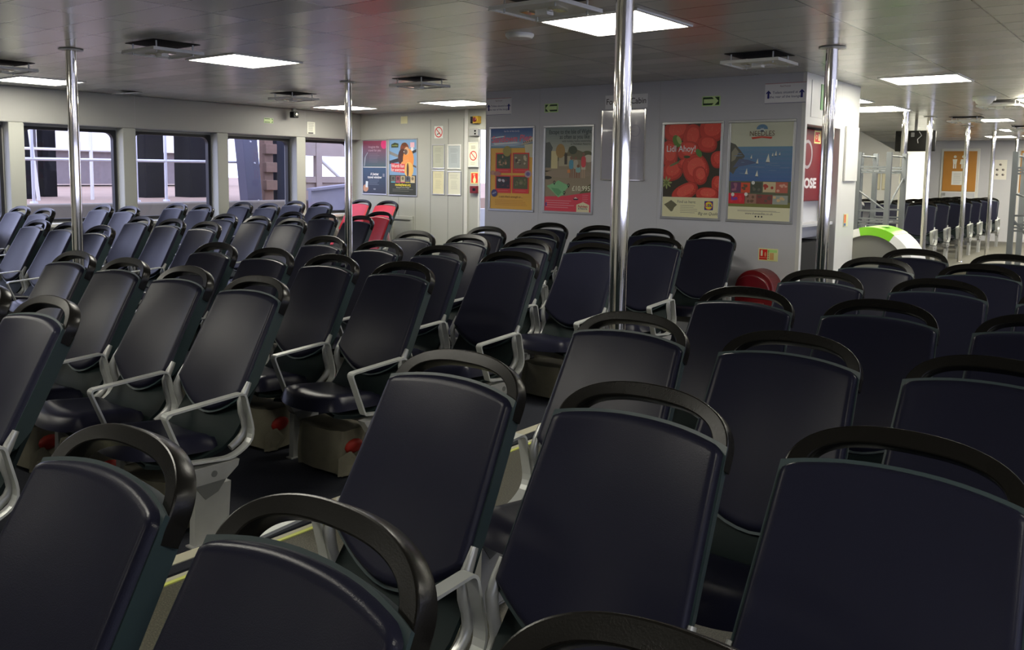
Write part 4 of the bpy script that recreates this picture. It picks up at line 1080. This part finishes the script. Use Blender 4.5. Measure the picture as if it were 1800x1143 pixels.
t, F = sign(-5.22, 1.38, -5.07, 1.73, 'left one of two pale framed notices on the white stair wall', 'framed_notice', y=18.4, base=(.60, .58, .48)); F.rect(.1, .08, .9, .92, (.72, .70, .60)); F.build('print', t)
t, F = sign(-5.04, 1.38, -4.89, 1.73, 'right one of two pale framed notices on the white stair wall', 'framed_notice', y=18.4, base=(.60, .58, .48)); F.rect(.1, .08, .9, .92, (.72, .70, .60)); F.build('print', t)

# ------------------------------------------------------------------ outside the windows
CONC = mat('pale_concrete', (0.17, 0.15, 0.12), 0.8, noise=.25, scale=2.0); TAN = mat('sandy_quay_paving', (0.29, 0.20, 0.14), 0.9, noise=.25, scale=.8)
PILE = mat('dark_timber_pile', (0.014, 0.014, 0.016), 0.95, spec=0.1, noise=.4, scale=3, stretch=(1, 1, .15)); GALV = mat('galvanised_pipe', (0.55, 0.56, 0.60), 0.4, metal=.3, noise=.1)
struct(MB().box(-60, -12.75, -20, 40, .5, 1.05, TAN).build('quay_ground'))
qb = MB().box(-12.75, -12.45, -20, 14, .60, 1.09, CONC).build('quay_beam', bevel=.03); tag(qb, 'long pale concrete quay edge beam outside the windows', 'quay edge')
for y in (4.6, 7.9, 8.15, 8.45, 10.5): MB().lathe([(.022, 0), (.022, .02)], (-12.455, y, .98), RUBBER, axis='x', n=12).build('bolt_hole', qb)
MB().box(-12.45, -12.40, -20, 14, .30, .60, mat('dark_wet_timber', (.06, .05, .03), .7, noise=.3)).build('lower_fender', qb)
struct(MB().box(-12.75, -11.6, -20, 40, -.6, -.5, mat('harbour_water', (.02, .03, .035), .1, bump=.4, bscale=6)).build('harbour_water'))
rl = thing('quay_railing', 'galvanised pipe railing on the quay outside the first two windows', 'railing', (-14, 0, 1.05))
for y, lean in ((5.87, .0), (7.52, .0), (8.05, 0)): MB().tube([(0, y, 0), (0, y, 1.25)], .024, GALV).build('post', rl); MB().lathe([(.06, 0), (.05, .03)], (0, y, 0), GALV, n=12).build('post_foot', rl)
MB().tube([(0, 3, .66), (0, 9.6, .70)], .026, GALV).build('rail', rl)
rl2 = thing('quay_railing', 'white pipe railing farther back on the quay, behind the first window', 'railing', (-15.2, 0, 1.05))
for y, l in ((6.45, -.12), (7.05, 0), (7.35, 0), (8.0, 0)): MB().tube([(0, y + l, 1.4), (0, y, 0)], .03, WALLW).build('post', rl2)
MB().tube([(0, 4, .86), (0, 8.1, .86)], .024, WALLW).build('rail', rl2); MB().tube([(0, 7.05, .70), (0, 8.1, .70)], .02, WALLW).build('rail', rl2)
def pile(y0, y1, x, zt_, label, m=PILE, lean=0):
    t = thing('timber_pile', label, 'pile', (x, (y0 + y1) / 2, 1.0)); w2 = (y1 - y0) / 2
    MB().prism([(-w2, -w2, 0), (w2, -w2, 0), (w2, w2, 0), (-w2, w2, 0)], (0, lean, zt_), m).build('pile_shaft', t, bevel=.02)
    return t
pile(6.35, 6.75, -16.2, 3.5, 'black pile at the left side of the first window')
pile(7.0, 7.25, -17.2, 3.5, 'dark slim pile behind the white railing in the first window', mat('brown_pile', (.07, .06, .055), .7, noise=.3))
pile(7.35, 7.6, -17.2, 3.5, 'dark grey pile left of the chrome pole in the first window')
pile(6.78, 7.0, -16.6, 3.5, 'grey weathered pile in the first window', mat('grey_pile', (.12, .11, .12), .7, noise=.3))
pile(8.67, 9.06, -16.0, 3.5, 'black pile at the left side of the second window')
pile(9.55, 10.15, -16.0, 3.5, 'wide dark pile at the right side of the second window')
BST = mat('blue_grey_steel', (0.065, 0.065, 0.10), 0.5, noise=.15, scale=2); DST = mat('dark_blue_timber', (0.02, 0.022, 0.032), 0.9, spec=0.1, noise=.35, scale=4, stretch=(1, 1, .1))
t = thing('fender_beam', 'leaning blue grey steel fender beam in the third window', 'fender', (-13.2, 9.18, .95))
MB().prism([(-.1, -.13, 0), (.15, -.13, 0), (.15, .17, 0), (-.1, .17, 0)], (0, -.16, 1.8), BST).build('beam', t, bevel=.01)
for y, z in ((-.10, 1.15), (-.02, .78), (.05, .12)): MB().lathe([(.018, 0), (.012, .02)], (.15, y + .02, z), GALV, axis='x', n=10).build('bolt', t)
t = thing('timber_fender', 'pinkish brown wooden fender blocks in the third window', 'fender', (-13.25, 9.62, .95)); RUST = mat('pink_brown_timber', (.18, .11, .08), .8, noise=.3)
MB().box(-.1, .05, -.12, .06, 0, 1.8, RUST).build('post', t)
for z in (.30, .62, .95): MB().box(0, .12, -.14, .10, z, z + .18, RUST).build('block', t, bevel=.01)
pile(9.78, 10.32, -13.5, 2.4, 'large dark blue timber pile at the right of the third window', DST)
# timber gate house seen through the last window
PALE = mat('pale_painted_timber', (0.33, 0.27, 0.23), 0.7, noise=.15, scale=3); LAV = mat('lavender_grey_steel', (0.22, 0.21, 0.25), 0.6, noise=.1)
t = thing('quay_gate', 'pale timber framed structure with white panels in the last window', 'structure', (-13.6, 0, .6))
for y in (10.36, 10.95, 11.75, 12.6): MB().box(-.05, .05, y, y + .14, 0, 1.95, PALE).build('upright', t)
for z0, z1 in ((1.30, 1.55), (.78, .90), (1.55, 1.72)): MB().box(-.06, .04, 10.36, 12.8, z0, z1, PALE).build('crossbeam', t)
MB().box(-.04, 0, 10.36, 12.8, .3, .80, PALE).build('boarding', t)
for y in (11.0, 11.85): MB().tube([(.0, y, 1.30), (.0, y + .55, .9)], .04, WALLW).build('brace', t)
t = thing('mooring_ramp', 'lavender grey steel ramp side outside the last window', 'ramp', (-12.3, 0, .6))
MB().prism([(0, 9.75, -1.1), (0, 11.9, -1.1), (0, 11.9, .86), (0, 9.75, .66)], (.08, 0, 0), LAV).build('side_plate', t); MB().prism([(-.04, 9.75, .66), (-.04, 11.9, .86), (-.04, 11.9, .90), (-.04, 9.75, .70)], (.2, 0, 0), LAV).build('top_flange', t)
MB().tube([(.12, 10.5, .45), (.12, 10.9, .46)], .02, GALV).build('mooring_pin', t)
t = thing('dock_building', 'low grey brown dock shed beyond the railings', 'building', (-27, 12.8, 1.0)); MB().box(-2, 0, -2.2, 5, .12, 1.15, mat('shed_brown_grey', (.20, .17, .17), .8, noise=.2)).build('shed_wall', t); MB().box(-2.3, .3, -2.4, 5.2, 1.15, 1.9, mat('white_shed_roof', (.85, .85, .88), .6)).build('roof', t)
t = thing('dock_railing', 'white railing on the open deck beyond the bright doorway', 'railing', (-8.9, 12.5, 0))
for z in (.5, .8, 1.05): MB().tube([(-.9, 0, z), (1.5, 0, z)], .02, WALLW).build('rail', t)
for x in (-.9, .3, 1.5): MB().tube([(x, 0, 0), (x, 0, 1.05)], .02, WALLW).build('post', t)
